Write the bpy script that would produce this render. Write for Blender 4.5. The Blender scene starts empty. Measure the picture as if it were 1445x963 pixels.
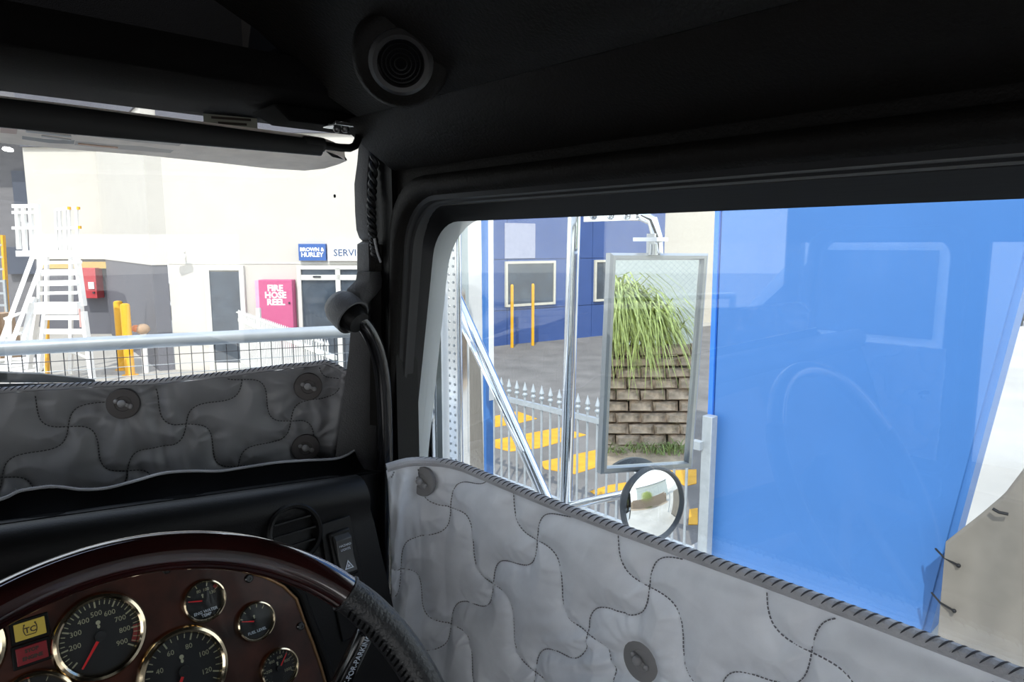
import bpy, bmesh, math, random
import numpy as np
from mathutils import Matrix, Vector, kdtree

# ------------------------------------------------------------------ camera, sky, sun, exposure
YAW = math.radians(43); PITCH = math.radians(8); FPX = 963.0; EYE = 2.45
SC = bpy.context.scene; COL = SC.collection
cam_d = bpy.data.cameras.new('camera'); cam = bpy.data.objects.new('camera', cam_d); COL.objects.link(cam)
cam_d.sensor_width = 36; cam_d.lens = FPX/1445*36; cam_d.clip_start = .02; cam_d.clip_end = 400
cam.location = (0, 0, EYE); cam.rotation_euler = (math.pi/2-PITCH, 0, -YAW); SC.camera = cam
vs = SC.view_settings; vs.view_transform = 'Standard'; vs.look = 'None'; vs.gamma = 1; vs.use_curve_mapping = False
vs.exposure = 1.12
SKY = 1.25; SUN = 2.4
w = bpy.data.worlds.new('sky'); SC.world = w; w.use_nodes = True
nt = w.node_tree; nt.nodes.clear()
tc = nt.nodes.new('ShaderNodeTexCoord'); sp = nt.nodes.new('ShaderNodeSeparateXYZ'); rp = nt.nodes.new('ShaderNodeValToRGB')
bg = nt.nodes.new('ShaderNodeBackground'); wo = nt.nodes.new('ShaderNodeOutputWorld')
nt.links.new(tc.outputs['Generated'], sp.inputs[0]); nt.links.new(sp.outputs['Z'], rp.inputs[0])
nt.links.new(rp.outputs[0], bg.inputs[0]); nt.links.new(bg.outputs[0], wo.inputs[0])
e = rp.color_ramp.elements
e[0].position = 0.0; e[0].color = (.95, .95, .93, 1); e[1].position = 1.0; e[1].color = (.50, .66, 1.0, 1)
x = e.new(.25); x.color = (.93, .97, 1.0, 1)
bg.inputs['Strength'].default_value = SKY
sun_d = bpy.data.lights.new('sun', 'SUN'); sun_d.energy = SUN; sun_d.angle = math.radians(.6); sun_d.color = (1, .95, .88)
sun = bpy.data.objects.new('sun', sun_d); COL.objects.link(sun)
sun.rotation_euler = Vector((.8, .6, -1.2)).to_track_quat('-Z', 'Y').to_euler()

# ------------------------------------------------------------------ frames: truck = world axes (X to the door, Y ahead); site = yard axes
CA, SA = math.cos(YAW), math.sin(YAW); CP, SP_ = math.cos(PITCH), math.sin(PITCH)
def sray(px, py):
    a = (px-722.5)/FPX; b = (481.5-py)/FPX
    return np.array([a, CP+b*SP_, -SP_+b*CP])
def tray(px, py):
    u, v, z = sray(px, py); return np.array([u*CA+v*SA, -u*SA+v*CA, z])
O = np.array([0, 0, EYE])
def TX(px, py, X): d = tray(px, py); return O+d*(X/d[0])
def TY(px, py, Y): d = tray(px, py); return O+d*(Y/d[1])
def TP(px, py, p0, n): d = tray(px, py); n = np.array(n, float); return O+d*((np.array(p0, float)-O)@n/(d@n))
def SV(px, py, v): d = sray(px, py); return O+d*(v/d[1])
def SG(px, py, z=0.): d = sray(px, py); return O+d*((z-EYE)/d[2])
RS = Matrix.Rotation(-YAW, 4, 'Z')

# ------------------------------------------------------------------ mesh builder
def nrm(v): v = np.array(v, float); return v/(np.linalg.norm(v)+1e-12)
class MB:
    def __init__(s): s.v = []; s.f = []
    def add(s, V, F):
        o = len(s.v); s.v += [tuple(map(float, p)) for p in V]; s.f += [tuple(i+o for i in f) for f in F]; return s
    def obox(s, c, a, b, d):
        c, a, b, d = (np.array(q, float) for q in (c, a, b, d))
        V = [c+i*a+j*b+k*d for i in (-1, 1) for j in (-1, 1) for k in (-1, 1)]
        return s.add(V, [(0,1,3,2),(4,6,7,5),(0,4,5,1),(2,3,7,6),(0,2,6,4),(1,5,7,3)])
    def box(s, x0, x1, y0, y1, z0, z1):
        return s.obox(((x0+x1)/2, (y0+y1)/2, (z0+z1)/2), ((x1-x0)/2, 0, 0), (0, (y1-y0)/2, 0), (0, 0, (z1-z0)/2))
    def bar(s, p, q, w, h, up=(0, 0, 1)):
        p, q = np.array(p, float), np.array(q, float); d = q-p; t = nrm(d)
        a = np.cross(t, up)
        if np.linalg.norm(a) < 1e-4: a = np.cross(t, (1, 0, 0))
        a = nrm(a); b = np.cross(a, t)
        return s.obox((p+q)/2, d/2, a*w/2, b*h/2)
    def loft(s, rings, caps=True, loop=True, close=False):
        n = len(rings[0]); V = [p for r in rings for p in r]; F = []
        m = len(rings)
        for i in range(m if close else m-1):
            i2 = (i+1) % m
            for j in range(n if loop else n-1):
                k = (j+1) % n; F.append((i*n+j, i*n+k, i2*n+k, i2*n+j))
        if caps and not close: F += [tuple(range(n))[::-1], tuple(range((m-1)*n, m*n))]
        return s.add(V, F)
    def tube(s, pts, r, n=12, closed=False, caps=True, flat=1.0):
        P = [np.array(p, float) for p in pts]; m = len(P); rings = []
        if not hasattr(r, '__len__'): r = [r]*m
        up = None
        for i in range(m):
            t = nrm(P[(i+1) % m]-P[i-1]) if closed else nrm(P[min(i+1, m-1)]-P[max(i-1, 0)])
            if up is None:
                up = np.array([0, 0, 1.]) if abs(t[2]) < .9 else np.array([1., 0, 0])
            up = nrm(up-t*(up@t)); sd = np.cross(t, up)
            rings.append([P[i]+r[i]*(math.cos(a)*sd+flat*math.sin(a)*up) for a in np.linspace(0, 2*math.pi, n, endpoint=False)])
        return s.loft(rings, caps=caps, close=closed)
    def lathe(s, prof, c, ax, n=32, caps=True):
        c = np.array(c, float); z = nrm(ax); x = np.cross(z, (0, 0, 1))
        x = np.array([1., 0, 0]) if np.linalg.norm(x) < 1e-4 else nrm(x); y = np.cross(z, x)
        A = np.linspace(0, 2*math.pi, n, endpoint=False)
        return s.loft([[c+z*h+r*(math.cos(a)*x+math.sin(a)*y) for a in A] for r, h in prof], caps=caps)
    def cyl(s, p, q, r, n=16): 
        p, q = np.array(p, float), np.array(q, float); return s.lathe([(r, 0), (r, np.linalg.norm(q-p))], p, q-p, n)
    def prism(s, poly, o, ax, ay, d):
        o, ax, ay, d = (np.array(q, float) for q in (o, ax, ay, d))
        return s.loft([[o+ax*a+ay*b for a, b in poly], [o+ax*a+ay*b+d for a, b in poly]])
    def ball(s, c, r, n=10, sc=(1, 1, 1)):
        c = np.array(c, float); R = []
        for i in range(1, n):
            t = math.pi*i/n
            R.append([c+r*np.array([sc[0]*math.sin(t)*math.cos(a), sc[1]*math.sin(t)*math.sin(a), sc[2]*math.cos(t)]) for a in np.linspace(0, 2*math.pi, 2*n, endpoint=False)])
        return s.loft(R)
    def text(s, t, size, o, ax, ay, depth=.0006, bold=0., align='CENTER'):
        cu = bpy.data.curves.new('t', 'FONT'); cu.body = t; cu.size = size; cu.align_x = align; cu.align_y = 'CENTER'
        cu.extrude = depth/2; cu.offset = bold; cu.resolution_u = 2
        ob = bpy.data.objects.new('t', cu); COL.objects.link(ob)
        me = bpy.data.meshes.new_from_object(ob.evaluated_get(bpy.context.evaluated_depsgraph_get()))
        o, ax, ay = (np.array(q, float) for q in (o, ax, ay)); az = np.cross(ax, ay)
        s.add([o+ax*v.co.x+ay*v.co.y+az*v.co.z for v in me.vertices], [tuple(p.vertices) for p in me.polygons])
        bpy.data.objects.remove(ob); bpy.data.meshes.remove(me); bpy.data.curves.remove(cu); return s
    def mesh(s, name, mat, org, fix=True, smooth=True, ang=35):
        me = bpy.data.meshes.new(name)
        me.from_pydata([tuple(np.array(p)-org) for p in s.v], [], s.f)
        if fix:
            bm = bmesh.new(); bm.from_mesh(me); bmesh.ops.recalc_face_normals(bm, faces=bm.faces); bm.to_mesh(me); bm.free()
        if smooth:
            me.polygons.foreach_set('use_smooth', [True]*len(me.polygons)); me.set_sharp_from_angle(angle=math.radians(ang))
        me.materials.append(mat); return me
def props(o, label=None, cat=None, group=None, kind=None):
    for k, v in (('label', label), ('category', cat), ('group', group), ('kind', kind)):
        if v: o[k] = v
ORG = {}
def place(o, org, site):
    org = np.array(org, float); ORG[o.name] = org
    if site: o.location = RS @ Vector(org); o.rotation_euler = (0, 0, -YAW)
    else: o.location = org
def thing(name, label, cat, org, site=False, group=None, kind=None):
    o = bpy.data.objects.new(name, None); COL.objects.link(o); o.empty_display_size = .05
    place(o, org, site); props(o, label, cat, group, kind); return o
def root(o):
    while o.parent: o = o.parent
    return o
def part(parent, name, mb, mat, label=None, kind=None, bevel=0, **k):
    o = bpy.data.objects.new(name, mb.mesh(name, mat, ORG[root(parent).name], **k)); COL.objects.link(o); o.parent = parent
    props(o, label, kind=kind); bev(o, bevel); return o
def bev(o, b):
    if b:
        m = o.modifiers.new('bevel', 'BEVEL'); m.width = b; m.segments = 2; m.limit_method = 'ANGLE'; m.angle_limit = math.radians(40)
def single(name, label, cat, mb, mat, org=None, site=False, group=None, kind=None, bevel=0, **k):
    if org is None:
        V = np.array(mb.v); org = [(V[:, 0].min()+V[:, 0].max())/2, (V[:, 1].min()+V[:, 1].max())/2, V[:, 2].min()]
    org = np.array(org, float)
    o = bpy.data.objects.new(name, mb.mesh(name, mat, org, **k)); COL.objects.link(o); place(o, org, site); props(o, label, cat, group, kind); bev(o, bevel); return o
def struct(name, label, mb, mat, site=False, **k): return single(name, label, None, mb, mat, site=site, kind='structure', **k)

# ------------------------------------------------------------------ materials
def mat(name, col, rough=.5, metal=0., vary=.06, scale=12., bump=0., bscale=200., spec=.5, emit=0., stretch=None, coat=0., alpha=None):
    m = bpy.data.materials.new(name); m.use_nodes = True; t = m.node_tree; b = t.nodes['Principled BSDF']
    N = t.nodes.new; L = t.links.new
    co = N('ShaderNodeTexCoord'); src = co.outputs['Object']
    if stretch:
        mp = N('ShaderNodeMapping'); mp.inputs['Scale'].default_value = stretch; L(src, mp.inputs[0]); src = mp.outputs[0]
    no = N('ShaderNodeTexNoise'); no.inputs['Scale'].default_value = scale; no.inputs['Detail'].default_value = 5; L(src, no.inputs['Vector'])
    ra = N('ShaderNodeValToRGB'); L(no.outputs['Fac'], ra.inputs[0])
    c = np.array(col[:3]); ra.color_ramp.elements[0].position = .3; ra.color_ramp.elements[1].position = .7
    ra.color_ramp.elements[0].color = (*np.clip(c*(1-vary), 0, 1), 1); ra.color_ramp.elements[1].color = (*np.clip(c*(1+vary), 0, 1), 1)
    L(ra.outputs[0], b.inputs['Base Color'])
    b.inputs['Roughness'].default_value = rough; b.inputs['Metallic'].default_value = metal; b.inputs['Specular IOR Level'].default_value = spec
    b.inputs['Coat Weight'].default_value = coat; b.inputs['Coat Roughness'].default_value = .05
    if emit: L(ra.outputs[0], b.inputs['Emission Color']); b.inputs['Emission Strength'].default_value = emit
    if bump:
        n2 = N('ShaderNodeTexNoise'); n2.inputs['Scale'].default_value = bscale; n2.inputs['Detail'].default_value = 3; L(src, n2.inputs['Vector'])
        bu = N('ShaderNodeBump'); bu.inputs['Strength'].default_value = bump; bu.inputs['Distance'].default_value = .002
        L(n2.outputs['Fac'], bu.inputs['Height']); L(bu.outputs[0], b.inputs['Normal'])
    return m
def glass(name, tint=(.96, .98, .98), f0=.04, dirt=0., boost=1.):
    m = bpy.data.materials.new(name); m.use_nodes = True; t = m.node_tree; t.nodes.clear(); N = t.nodes.new; L = t.links.new
    ge = N('ShaderNodeNewGeometry'); dt = N('ShaderNodeVectorMath'); dt.operation = 'DOT_PRODUCT'
    L(ge.outputs['Incoming'], dt.inputs[0]); L(ge.outputs['Normal'], dt.inputs[1])
    def mth(op, a, b=None):
        n = N('ShaderNodeMath'); n.operation = op
        for i, q in enumerate((a, b)):
            if q is None: continue
            if hasattr(q, 'links'): L(q, n.inputs[i])
            else: n.inputs[i].default_value = q
        return n.outputs[0]
    ab = mth('ABSOLUTE', dt.outputs['Value']); p5 = mth('POWER', mth('SUBTRACT', 1., ab), 5.)
    f = mth('ADD', mth('MULTIPLY', p5, 1-f0), f0)
    tr = N('ShaderNodeBsdfTransparent'); tr.inputs[0].default_value = (*tint, 1); gl = N('ShaderNodeBsdfGlossy'); gl.inputs['Roughness'].default_value = 0.; gl.inputs['Color'].default_value = (1, 1, 1, 1)
    mx = N('ShaderNodeMixShader'); L(f, mx.inputs[0]); L(tr.outputs[0], mx.inputs[1]); L(gl.outputs[0], mx.inputs[2])
    out = N('ShaderNodeOutputMaterial'); last = mx.outputs[0]
    if dirt:
        co = N('ShaderNodeTexCoord'); no = N('ShaderNodeTexNoise'); no.inputs['Scale'].default_value = 9; no.inputs['Detail'].default_value = 8
        L(co.outputs['Object'], no.inputs['Vector']); df = N('ShaderNodeBsdfDiffuse'); df.inputs[0].default_value = (.8, .8, .78, 1)
        m2 = N('ShaderNodeMixShader'); L(mth('MULTIPLY', no.outputs['Fac'], dirt), m2.inputs[0]); L(last, m2.inputs[1]); L(df.outputs[0], m2.inputs[2]); last = m2.outputs[0]
    L(last, out.inputs[0]); return m
BLK = mat('black_leather_grain', (.0040, .0032, .0026), .62, bump=.5, bscale=260, vary=.15, spec=.15)
BLKS = mat('black_satin_plastic', (.004, .004, .0043), .45, bump=.15, bscale=420, spec=.2)
BLKC = mat('black_console_shell', (.003, .0027, .0026), .85, bump=.3, bscale=420, spec=.06)
BLKD = mat('matt_black_felt', (.003, .003, .0033), .95, bump=.6, bscale=700, spec=.05)
FELTE = mat('pale_felt_edge', (.45, .45, .48), .9, bump=.7, bscale=900, vary=.3, spec=.1)
RUB = mat('black_rubber', (.008, .008, .009), .55, spec=.4)
ALUB = mat('black_anodised', (.024, .024, .025), .42, metal=.75, vary=.1, stretch=(40, 1, 40))
GREYP = mat('grey_grained_plastic', (.07, .07, .075), .5, bump=.55, bscale=380, vary=.08, spec=.5)
GLOSSB = mat('gloss_black_tube', (.006, .006, .007), .16, spec=.6)
WOOD = mat('dark_mahogany_lacquer', (.017, .0028, .0026), .16, vary=.5, scale=6, stretch=(1, 14, 14), coat=1.0); WOOD.node_tree.nodes['Principled BSDF'].inputs['Coat IOR'].default_value = 1.9
BURL = mat('burl_walnut_lacquer', (.040, .011, .006), .34, vary=.65, scale=26, coat=.12, spec=.3)
LEATH = mat('black_wheel_leather', (.012, .013, .015), .42, bump=.5, bscale=330, spec=.5)
GOLD = mat('champagne_chrome', (.80, .66, .45), .12, metal=1.)
DIAL = mat('black_dial', (.006, .006, .008), .6)
INK = mat('dial_print', (.40, .38, .26), .6)
INKW = mat('white_print', (.55, .6, .68), .6)
REDN = mat('red_needle', (.75, .015, .02), .45)
YLAMP = mat('yellow_lamp_lens', (.62, .46, .07), .45); RLAMP = mat('red_lamp_lens', (.22, .008, .015), .4)
DARKP = mat('dark_print', (.035, .02, .012), .6)
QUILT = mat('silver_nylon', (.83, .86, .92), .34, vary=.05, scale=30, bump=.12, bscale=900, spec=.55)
QUILT_SHADE = mat('silver_nylon_shaded', (.25, .25, .265), .40, vary=.05, scale=30, bump=.12, bscale=900, spec=.55)  # same cloth as the door cover, darkened for the shade at the windscreen
BIND = mat('grey_binding', (.50, .50, .53), .7, bump=.8, bscale=600, vary=.2)
THREAD = mat('dark_thread', (.06, .06, .07), .8); THREADG = mat('grey_thread', (.16, .16, .18), .8); THREADW = mat('charcoal_thread', (.04, .04, .045), .8)
DISC = mat('grey_rubber_disc', (.24, .235, .24), .55, vary=.1); STUD = mat('grey_stud', (.32, .315, .32), .38); DISC_SHADE = mat('rubber_disc_shaded', (.085, .075, .075), .55, vary=.1); STUD2 = mat('pale_grey_stud', (.34, .33, .33), .38)  # windscreen discs carry their shade in a darker copy of the rubber
VIS = mat('visor_vinyl', (.93, .84, .75), .75, vary=.08, scale=40, bump=.3, bscale=500)
VISB = mat('visor_black_hem', (.010, .010, .010), .7)
LABG = mat('visor_label_grey', (.30, .29, .28), .6); LABP = mat('visor_label_pink', (.66, .50, .43), .6); LABT = mat('label_print_grey', (.50, .49, .48), .6)
STICK = mat('registration_sticker', (.34, .34, .27), .7, vary=.2)
CHROME = mat('polished_chrome', (.86, .87, .88), .06, metal=1., vary=.02); STEEL = mat('brushed_stainless', (.70, .71, .72), .22, metal=1., vary=.05)
GALV = mat('galvanised_steel', (.40, .43, .45), .45, metal=.25, vary=.08, scale=25)
MIRF = mat('grey_aluminium_frame', (.42, .44, .45), .35, metal=.7); MIR = mat('mirror_glass', (.93, .95, .94), 0.0, metal=1., vary=.005)
WHT = mat('white_truck_paint', (.88, .90, .90), .3, vary=.03)
WIRE = mat('dark_wire', (.06, .06, .07), .5, metal=.6); 
GLS = glass('side_window_glass', tint=(.84, .865, .865), f0=.06); WSG = glass('windscreen_glass', tint=(.86, .875, .87), dirt=.03); DGL = glass('gauge_glass', f0=.012)
WALLW = mat('white_render_wall', (.56, .53, .48), .85, vary=.03, scale=2, bump=.2, bscale=60); WALLD = mat('charcoal_wall_paint', (.105, .105, .125), .7, vary=.06, scale=3)
DOORF = mat('pale_grey_frame', (.62, .61, .57), .5); OGL = mat('dark_tinted_glazing', (.05, .065, .085), .04, vary=.3, scale=3, spec=.8)
MAG = mat('faded_magenta_panel', (.52, .10, .22), .55, vary=.05); MAGE = mat('faded_pink_return', (.66, .38, .52), .6)
SGNW = mat('white_sign', (.85, .85, .84), .5); SGNB = mat('sign_blue', (.045, .12, .36), .5); SGNT = mat('sign_navy_text', (.06, .10, .2), .5)
YEL = mat('safety_yellow_paint', (.80, .40, .012), .45, vary=.05); YELB = mat('yellow_beam_paint', (.50, .34, .10), .6)
WSTEEL = mat('white_powdercoat', (.85, .84, .82), .4, vary=.04); REDT = mat('red_paint', (.42, .03, .04), .5); PINKT = mat('faded_red_tape', (.75, .42, .38), .6)
FENCW = mat('pale_grey_powdercoat', (.62, .62, .59), .5, vary=.05)
CONC = mat('pale_concrete', (.44, .41, .36), .9, vary=.12, scale=.8, bump=.3, bscale=30); ASPH = mat('grey_asphalt', (.185, .168, .15), .9, vary=.22, scale=1.6, bump=.6, bscale=60)
LINEY = mat('yellow_road_paint', (.72, .36, .02), .7, vary=.15, scale=8); BLUEW = mat('blue_building_cladding', (.04, .085, .255), .45, vary=.05, scale=3)
CREAM = mat('cream_window_frame', (.62, .58, .48), .5); CREAMW = mat('cream_wall', (.55, .50, .42), .8, vary=.05)
PYL = mat('bright_blue_sign_panel', (.055, .18, .47), .40, vary=.03, scale=2); PYLE = mat('blue_sign_edge', (.04, .20, .72), .35)
TARP = mat('beige_shade_cloth', (.21, .19, .165), .9, vary=.12, scale=5, bump=.6, bscale=500)
BLOCK = mat('weathered_retaining_block', (.46, .36, .27), .95, vary=.45, scale=9, bump=1., bscale=60); SOIL = mat('dry_soil', (.40, .31, .22), .95, vary=.3, scale=6, bump=.8, bscale=40)
LEAF = mat('strap_leaf_green', (.50, .56, .17), .5, vary=.45, scale=14); WEED = mat('weed_green', (.20, .26, .08), .8, vary=.4, scale=10)
CARD = mat('cardboard', (.42, .28, .17), .9, vary=.1); CARP = mat('dark_car_paint', (.05, .052, .055), .3); TYRE = mat('tyre_black', (.02, .02, .02), .8)
WORK = mat('workshop_grey', (.16, .155, .165), .8, vary=.12, scale=1.2, stretch=(1, 1, 6)); DKBL = mat('dark_window_bluegrey', (.06, .07, .10), .3)
LAMP = mat('ceiling_lamp_lens', (1, .98, .92), .5, emit=6., vary=.01)
SEAT = mat('pale_bounce_seat_cloth', (.72, .71, .69), .9); UPH = mat('pale_bounce_upholstery', (.75, .73, .70), .85)  # unseen seats and rear wall kept pale to bounce light onto the covers
# ================================================================== SETTING
# ground
mb = MB(); mb.box(-60, 60, -60, 80, -.2, 0); struct('ground', 'pale concrete yard around the truck', mb, CONC, site=True)
mb = MB(); A0 = [(-1.9, 6.0), (-1.9, 15.2), (0.0, 16.7), (9, 22.6), (12, 20), (3.2, 7.2), (2.2, 4.6)]
mb.prism(A0, (0, 0, 0), (1, 0, 0), (0, 1, 0), (0, 0, .02))
asphalt = struct('pavement', 'grey asphalt strip between the picket fence and the blue building', mb, ASPH, site=True)
def stripe(px):
    m = MB(); P = [SG(q[0], q[1], .021)[:2] for q in px]; m.prism(P, (0, 0, .02), (1, 0, 0), (0, 1, 0), (0, 0, .006)); part(asphalt, 'painted_stripe', m, LINEY, smooth=False)
Z3 = lambda P: [(560+a/2.35, 290+b/2.35) for a, b in P]
Z8 = lambda P: [(840+a/6.02, 600+b/6.02) for a, b in P]
stripe(Z3([(315, 738), (315, 702), (400, 684), (465, 708), (400, 724)]))
stripe(Z3([(315, 802), (315, 780), (540, 738), (628, 762), (470, 806), (375, 817)]))
stripe(Z3([(475, 852), (690, 806), (720, 830), (660, 870), (590, 892), (490, 875)]))
stripe(Z3([(640, 950), (700, 930), (790, 915), (800, 960), (700, 985)]))
stripe(Z8([(540, 396), (860, 380), (860, 500), (765, 522), (640, 452)]))
stripe(Z8([(800, 720), (870, 710), (870, 850), (790, 850)]))

# ---- dealership seen through the windscreen (site frame)
FV = 13.338
mb = MB(); mb.box(-6.68, -2.6, FV, FV+.3, 0, 4.55); wf = struct('wall_front', 'white rendered front wall of the dealership with the service entrance', mb, WALLW, site=True)
mb = MB(); mb.box(-6.7, -2.55, FV-.06, FV+.4, 4.55, 9); part(wf, 'fascia', mb, WALLD)
mb = MB(); mb.box(-6.68, -2.6, FV-.012, FV, 2.09, 2.12); part(wf, 'ledge', mb, DOORF)
S0 = np.array([-6.68, FV]); S1 = np.array([-10.8, 18.8]); sd = nrm(S1-S0); sn = np.array([sd[1], -sd[0]])
def sbox(m, a0, a1, d0, d1, z0, z1):
    P = [S0+sd*a+sn*d for a, d in ((a0, d0), (a1, d0), (a1, d1), (a0, d1))]; m.loft([[(*p, z0) for p in P], [(*p, z1) for p in P]])
SL = float(np.linalg.norm(S1-S0))
mb = MB(); sbox(mb, 0, SL, -.3, 0, 2.07, 5.05); ws = struct('wall_side', 'white upper side wall running back to the workshop corner', mb, WALLW, site=True)
mb = MB(); sbox(mb, 0.02, SL, -.28, -.01, 0, 2.07); part(ws, 'dado', mb, WALLD, label='charcoal painted lower wall')
mb = MB(); sbox(mb, SL*.42, SL, 0, .03, 3.60, 3.66); sbox(mb, SL*.42, SL*.43, 0, .03, 3.66, 4.4); part(ws, 'conduit', mb, DOORF)
mb = MB(); mb.cyl((-10.72, 18.62, 2.07), (-10.72, 18.62, 8), .045, 10); part(ws, 'downpipe', mb, DOORF)
mb = MB(); sbox(mb, .35, .75, 0, .1, .95, 1.25); part(ws, 'junction_box', mb, SGNW); 
mb = MB(); sbox(mb, .0, .25, 0, .12, 1.35, 1.7); part(ws, 'meter_box', mb, SGNW)
mb = MB(); mb.box(-13.1, -10.8, 18.8, 19.1, 2.07, 5.05); wb = struct('wall_back', 'white upper back wall above the charcoal workshop recess', mb, WALLW, site=True)
mb = MB(); mb.box(-13.1, -10.6, 18.7, 19.1, 5.05, 9); part(wb, 'fascia', mb, WALLD)
mb = MB(); sbox(mb, -.05, SL, -.34, 0, 5.05, 9); part(ws, 'fascia', mb, WALLD)
mb = MB(); mb.box(-13.1, -10.8, 18.85, 19.1, 0, 2.07); part(wb, 'dado', mb, WALLD)
mb = MB(); mb.box(-12.9, -10.95, 18.68, 18.84, 1.82, 2.0); part(wb, 'beam', mb, YELB, label='dull yellow beam')
mb = MB(); mb.box(-22, -13.1, 20.5, 20.7, 0, 9); wk = struct('wall_workshop', 'dim grey workshop wall beside the white wall', mb, WORK, site=True)
mb = MB(); mb.box(-22, -13.1, 18.8, 20.5, 6.2, 6.4); part(wk, 'soffit', mb, WORK)
mb = MB(); mb.box(-14.6, -13.6, 20.38, 20.5, 3.6, 4.6); part(wk, 'high_window', mb, DKBL)
mb = MB(); mb.box(-15, -13.4, 20.3, 20.5, 1.6, 2.4); part(wk, 'roller_box', mb, DKBL)
p = SV(11, 212, 19.5)
mb = MB(); mb.lathe([(.02, .05), (.12, .05), (.13, 0)], p, (0, .25, 1), 20); single('workshop_lamp', 'round lit lamp under the dim workshop roof', 'lamp', mb, LAMP, site=True)
mb = MB(); mb.box(-11.75, -11.25, 18.5, 18.83, 1.02, 1.84)
rc = thing('red_cabinet', 'dark red wall cabinet beneath the dull yellow beam', 'cabinet', (-11.5, 18.8, 1.0), True)
part(rc, 'body', mb, REDT, bevel=.01); mb = MB(); mb.box(-11.45, -11.3, 18.47, 18.5, 1.28, 1.46); part(rc, 'notice', mb, SGNW)
mb = MB(); mb.box(-11.35, -11.3, 18.46, 18.5, 1.15, 1.2); part(rc, 'latch', mb, WIRE)

# front door
def frame_rect(m, u0, u1, z0, z1, t, v0, v1):
    m.box(u0, u0+t, v0, v1, z0, z1); m.box(u1-t, u1, v0, v1, z0, z1); m.box(u0+t, u1-t, v0, v1, z1-t, z1)
d1 = thing('office_door', 'pale framed door with dark glass in the white wall', 'door', (-5.58, FV, 0), True)
mb = MB(); frame_rect(mb, -5.96, -5.2, 0, 2.06, .09, FV-.07, FV); part(d1, 'frame', mb, DOORF)
mb = MB(); mb.box(-5.87, -5.29, FV-.045, FV-.005, .15, 1.94); part(d1, 'pane', mb, OGL)
mb = MB(); mb.box(-5.87, -5.29, FV-.05, FV, 0, .15); part(d1, 'kick_rail', mb, DOORF)
fh = thing('fire_hose_cabinet', 'faded magenta fire hose reel cabinet on the white wall', 'cabinet', (-4.58, FV, .35), True)
mb = MB(); mb.box(-4.86, -4.22, FV-.24, FV, .45, 1.79); part(fh, 'body', mb, MAG, bevel=.01)
mb = MB(); mb.box(-4.935, -4.862, FV-.22, FV, .45, 1.78); part(fh, 'side_return', mb, MAGE)
mb = MB()
for i, t in enumerate(('FIRE', 'HOSE', 'REEL')): mb.text(t, .165, (-4.54, FV-.243, 1.63-.135*i), (1, 0, 0), (0, 0, 1), .004, bold=.006)
part(fh, 'lettering', mb, SGNW, smooth=False)
mb = MB(); mb.cyl((-4.28, FV-.26, 1.35), (-4.28, FV-.24, 1.35), .02, 10); part(fh, 'latch', mb, WIRE)
sg = thing('service_sign', 'long white sign board with blue badge and the word SERVICE', 'sign', (-3.2, FV, 2.15), True)
mb = MB(); mb.box(-3.55, -2.1, FV-.09, FV, 2.15, 2.47); part(sg, 'board', mb, SGNW)
mb = MB(); mb.box(-4.107, -3.585, FV-.1, FV, 2.155, 2.475); bd = part(sg, 'badge', mb, SGNB)
mb = MB(); mb.text('BROWN &', .098, (-3.846, FV-.104, 2.365), (1, 0, 0), (0, 0, 1), .004, bold=.004); mb.text('HURLEY', .118, (-3.846, FV-.104, 2.265), (1, 0, 0), (0, 0, 1), .004, bold=.004)
part(bd, 'lettering', mb, SGNW, smooth=False)
mb = MB(); mb.text('SERVICE', .185, (-3.44, FV-.093, 2.30), (1, 0, 0), (0, 0, 1), .004, bold=.002, align='LEFT'); part(sg, 'lettering', mb, SGNT, smooth=False)
gd = thing('glass_entrance', 'glazed service entrance doors under the white sign board', 'door', (-3.4, FV, 0), True)
mb = MB(); frame_rect(mb, -4.166, -2.62, 0, 2.06, .075, FV-.08, FV); mb.box(-4.1, -2.7, FV-.08, FV, 1.78, 1.88); mb.box(-3.42, -3.33, FV-.08, FV, 0, 2.0)
part(gd, 'frame', mb, DOORF)
for u0, u1, z0, z1 in ((-4.09, -3.42, 0, 1.78), (-3.33, -2.7, 0, 1.78), (-4.09, -3.42, 1.88, 1.99), (-3.33, -2.7, 1.88, 1.99)):
    mb = MB(); mb.box(u0, u1, FV-.03, FV-.004, z0, z1); part(gd, 'pane', mb, OGL)
mb = MB(); mb.box(-3.85, -3.7, FV-.1, FV-.08, 1.83, 1.86); part(gd, 'door_closer', mb, WIRE)
sc = thing('security_camera', 'small white security camera on the wall corner', 'camera', (-6.4, FV, 2.3), True)
mb = MB(); mb.bar((-6.5, FV-.28, 2.28), (-6.25, FV-.18, 2.24), .09, .09); part(sc, 'housing', mb, SGNW, bevel=.01); mb = MB(); mb.bar((-6.35, FV-.2, 2.27), (-6.35, FV, 2.34), .03, .03); part(sc, 'arm', mb, SGNW)

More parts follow.
